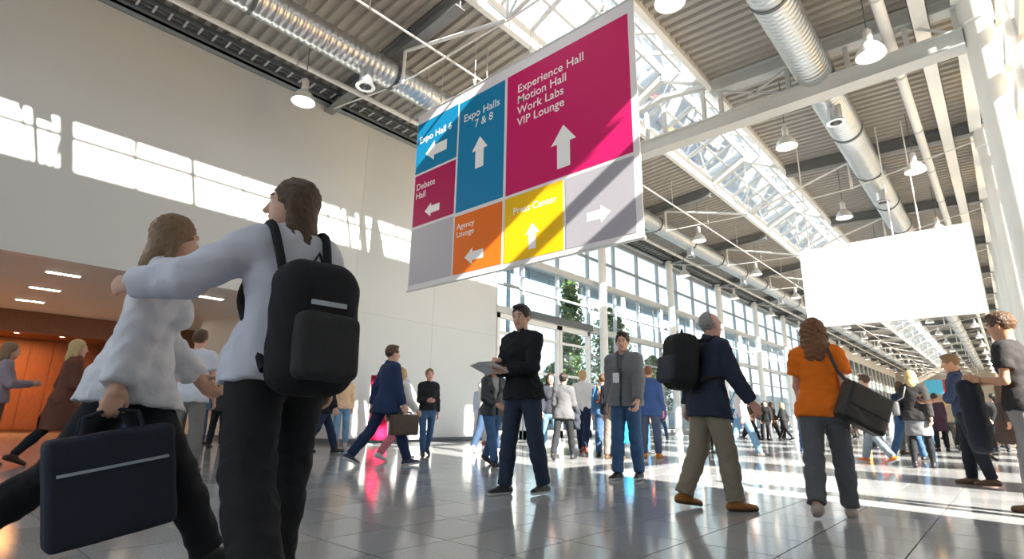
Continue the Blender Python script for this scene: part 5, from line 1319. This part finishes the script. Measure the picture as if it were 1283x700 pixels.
def sheet_(label, c, n, f, w, l, col, name='paper_sheet', cat='paper', t=0.0015):
    n = n.normalized(); f = (f - n * f.dot(n)).normalized(); r = f.cross(n)
    o = MB().quadbox([-r*w/2-f*l/2, r*w/2-f*l/2, r*w/2+f*l/2, -r*w/2+f*l/2, -r*w/2-f*l/2+n*t, r*w/2-f*l/2+n*t, r*w/2+f*l/2+n*t, -r*w/2+f*l/2+n*t]).build(name, mat('sheet_%d' % int(col[0]*99), col, 0.5), None, loc=c)
    return tag(o, label, cat)
Zv = Vector((0, 0, 1))
J = PEOPLE['blouse']; handbag('large dark slate tote bag carried low by the white blouse woman', J['handR'], J['fdir'], (0.23, 0.08, 0.22), (0.022, 0.035, 0.045), 'tote_bag', drop=0.10, fabric='cotton', tilt=0.18, stripe=(0.45, 0.5, 0.55))
backpack(PEOPLE['pack'], 'big black backpack on the back of the long-haired woman', (0.014, 0.018, 0.026), (0.165, 0.115, 0.26), drop=0.27, stripe=True)
backpack(PEOPLE['bald'], 'rounded black backpack worn by the balding man', (0.014, 0.015, 0.02), (0.175, 0.13, 0.255), (0.05, 0.05, 0.065))
backpack(PEOPLE['orangepack'], 'small bright orange backpack on a denim shirt', (0.70, 0.17, 0.02), (0.12, 0.06, 0.15), h=0.016)
J = PEOPLE['blazer']; handbag('brown leather briefcase in the navy blazer man\'s hand', J['handR'], J['fdir'], (0.24, 0.06, 0.16), (0.075, 0.045, 0.03), 'briefcase', drop=0.05, h=0.012)
shoulderbag('black leather shoulder bag on the orange T-shirt woman\'s right side', PEOPLE['orange'], 1, (0.20, 0.07, 0.16), (0.026, 0.025, 0.024), back=0.13, drop=0.0, tilt=-0.45, yaw=-0.9)
shoulderbag('grey leather bag slung on the blonde woman\'s right side', PEOPLE['blonde'], -1, (0.14, 0.06, 0.13), (0.10, 0.10, 0.11), h=0.016, drop=-0.12)
shoulderbag('white shoulder bag beside the recess', PEOPLE['whitebag'], 1, (0.15, 0.06, 0.16), (0.62, 0.60, 0.58), h=0.016)
J = PEOPLE['yellowcollar']; handbag('bright blue carrier bag beside taupe trousers', J['handR'], J['fdir'], (0.16, 0.06, 0.19), (0.02, 0.30, 0.62), 'carrier_bag', drop=0.10, fabric='cotton', h=0.016)
J = PEOPLE['blueblazer']; handbag('black briefcase hanging at the bright blue blazer man\'s left', J['handL'], J['fdir'], (0.19, 0.07, 0.20), (0.015, 0.015, 0.016), 'briefcase', drop=0.05, h=0.016)
J = PEOPLE['lightdenim']; shoulderbag('sky blue bag beside light jeans beyond the balding man', J, -1, (0.18, 0.09, 0.17), (0.05, 0.28, 0.60), 'cotton', h=0.016)
J = PEOPLE['greyblazer']; rounded('coat_roll', (0, 0, 0), (J['fw'], J['rt'], Zv), (0.10, 0.06, 0.24), 0.05, cloth((0.03, 0.032, 0.045)), None, 0.016, 0.012)
o = bpy.data.objects['coat_roll']; o.name = 'folded_coat'; o.location = J['elbR'] + (J['handR'] - J['elbR']) * 0.6 - Zv * 0.17 + J['rt'] * 0.03; tag(o, 'dark coat folded over the grey blazer woman\'s forearm', 'coat')
J = PEOPLE['sweater']; mid = (J['handR'] + J['handL']) / 2
sheet_('white paper sheet held by the black sweater man', mid + Zv * 0.035 + J['fw'] * 0.06, Zv + J['fw'] * -0.35, J['fw'], 0.21, 0.30, (0.80, 0.79, 0.78))
sheet_('pale folded leaflet under the black sweater man\'s sheet', mid + Zv * 0.028 + J['fw'] * 0.10 + J['rt'] * 0.10, Zv + J['fw'] * -0.35 + J['rt'] * 0.2, J['fw'], 0.16, 0.26, (0.62, 0.63, 0.68))
J = PEOPLE['shirtnavy']; mid = (J['handR'] + J['handL']) / 2
sheet_('dark tablet held by the navy shirt man', mid + Zv * 0.03 + J['fw'] * 0.05, Zv - J['fw'] * 0.5, J['fw'], 0.26, 0.19, (0.02, 0.02, 0.025), 'tablet', 'tablet', 0.012)
J = PEOPLE['grey']; sheet_('white visitor badge on the grey jacket', J['chest'] + J['fw'] * 0.21 - Zv * 0.12 + J['rt'] * 0.03, J['fw'], Zv, 0.09, 0.13, (0.81, 0.80, 0.79), 'visitor_badge', 'badge')
J = PEOPLE['shirtnavy']; sheet_('pale blue visitor badge on the navy shirt', J['chest'] + J['fw'] * 0.185 - Zv * 0.12, J['fw'], Zv, 0.09, 0.13, (0.35, 0.45, 0.65), 'visitor_badge', 'badge')
J = PEOPLE['tee']; mid = (J['handR'] + J['handL']) / 2
rounded('coat_roll', (0, 0, 0), (J['fw'], J['rt'], Zv), (0.08, 0.13, 0.34), 0.07, cloth((0.03, 0.027, 0.032)), None, 0.012, 0.004)
o = bpy.data.objects['coat_roll']; o.name = 'folded_coat'; o.location = mid - Zv * 0.33 + J['fw'] * 0.0; tag(o, 'dark jacket hanging from the black T-shirt man\'s hands', 'coat')
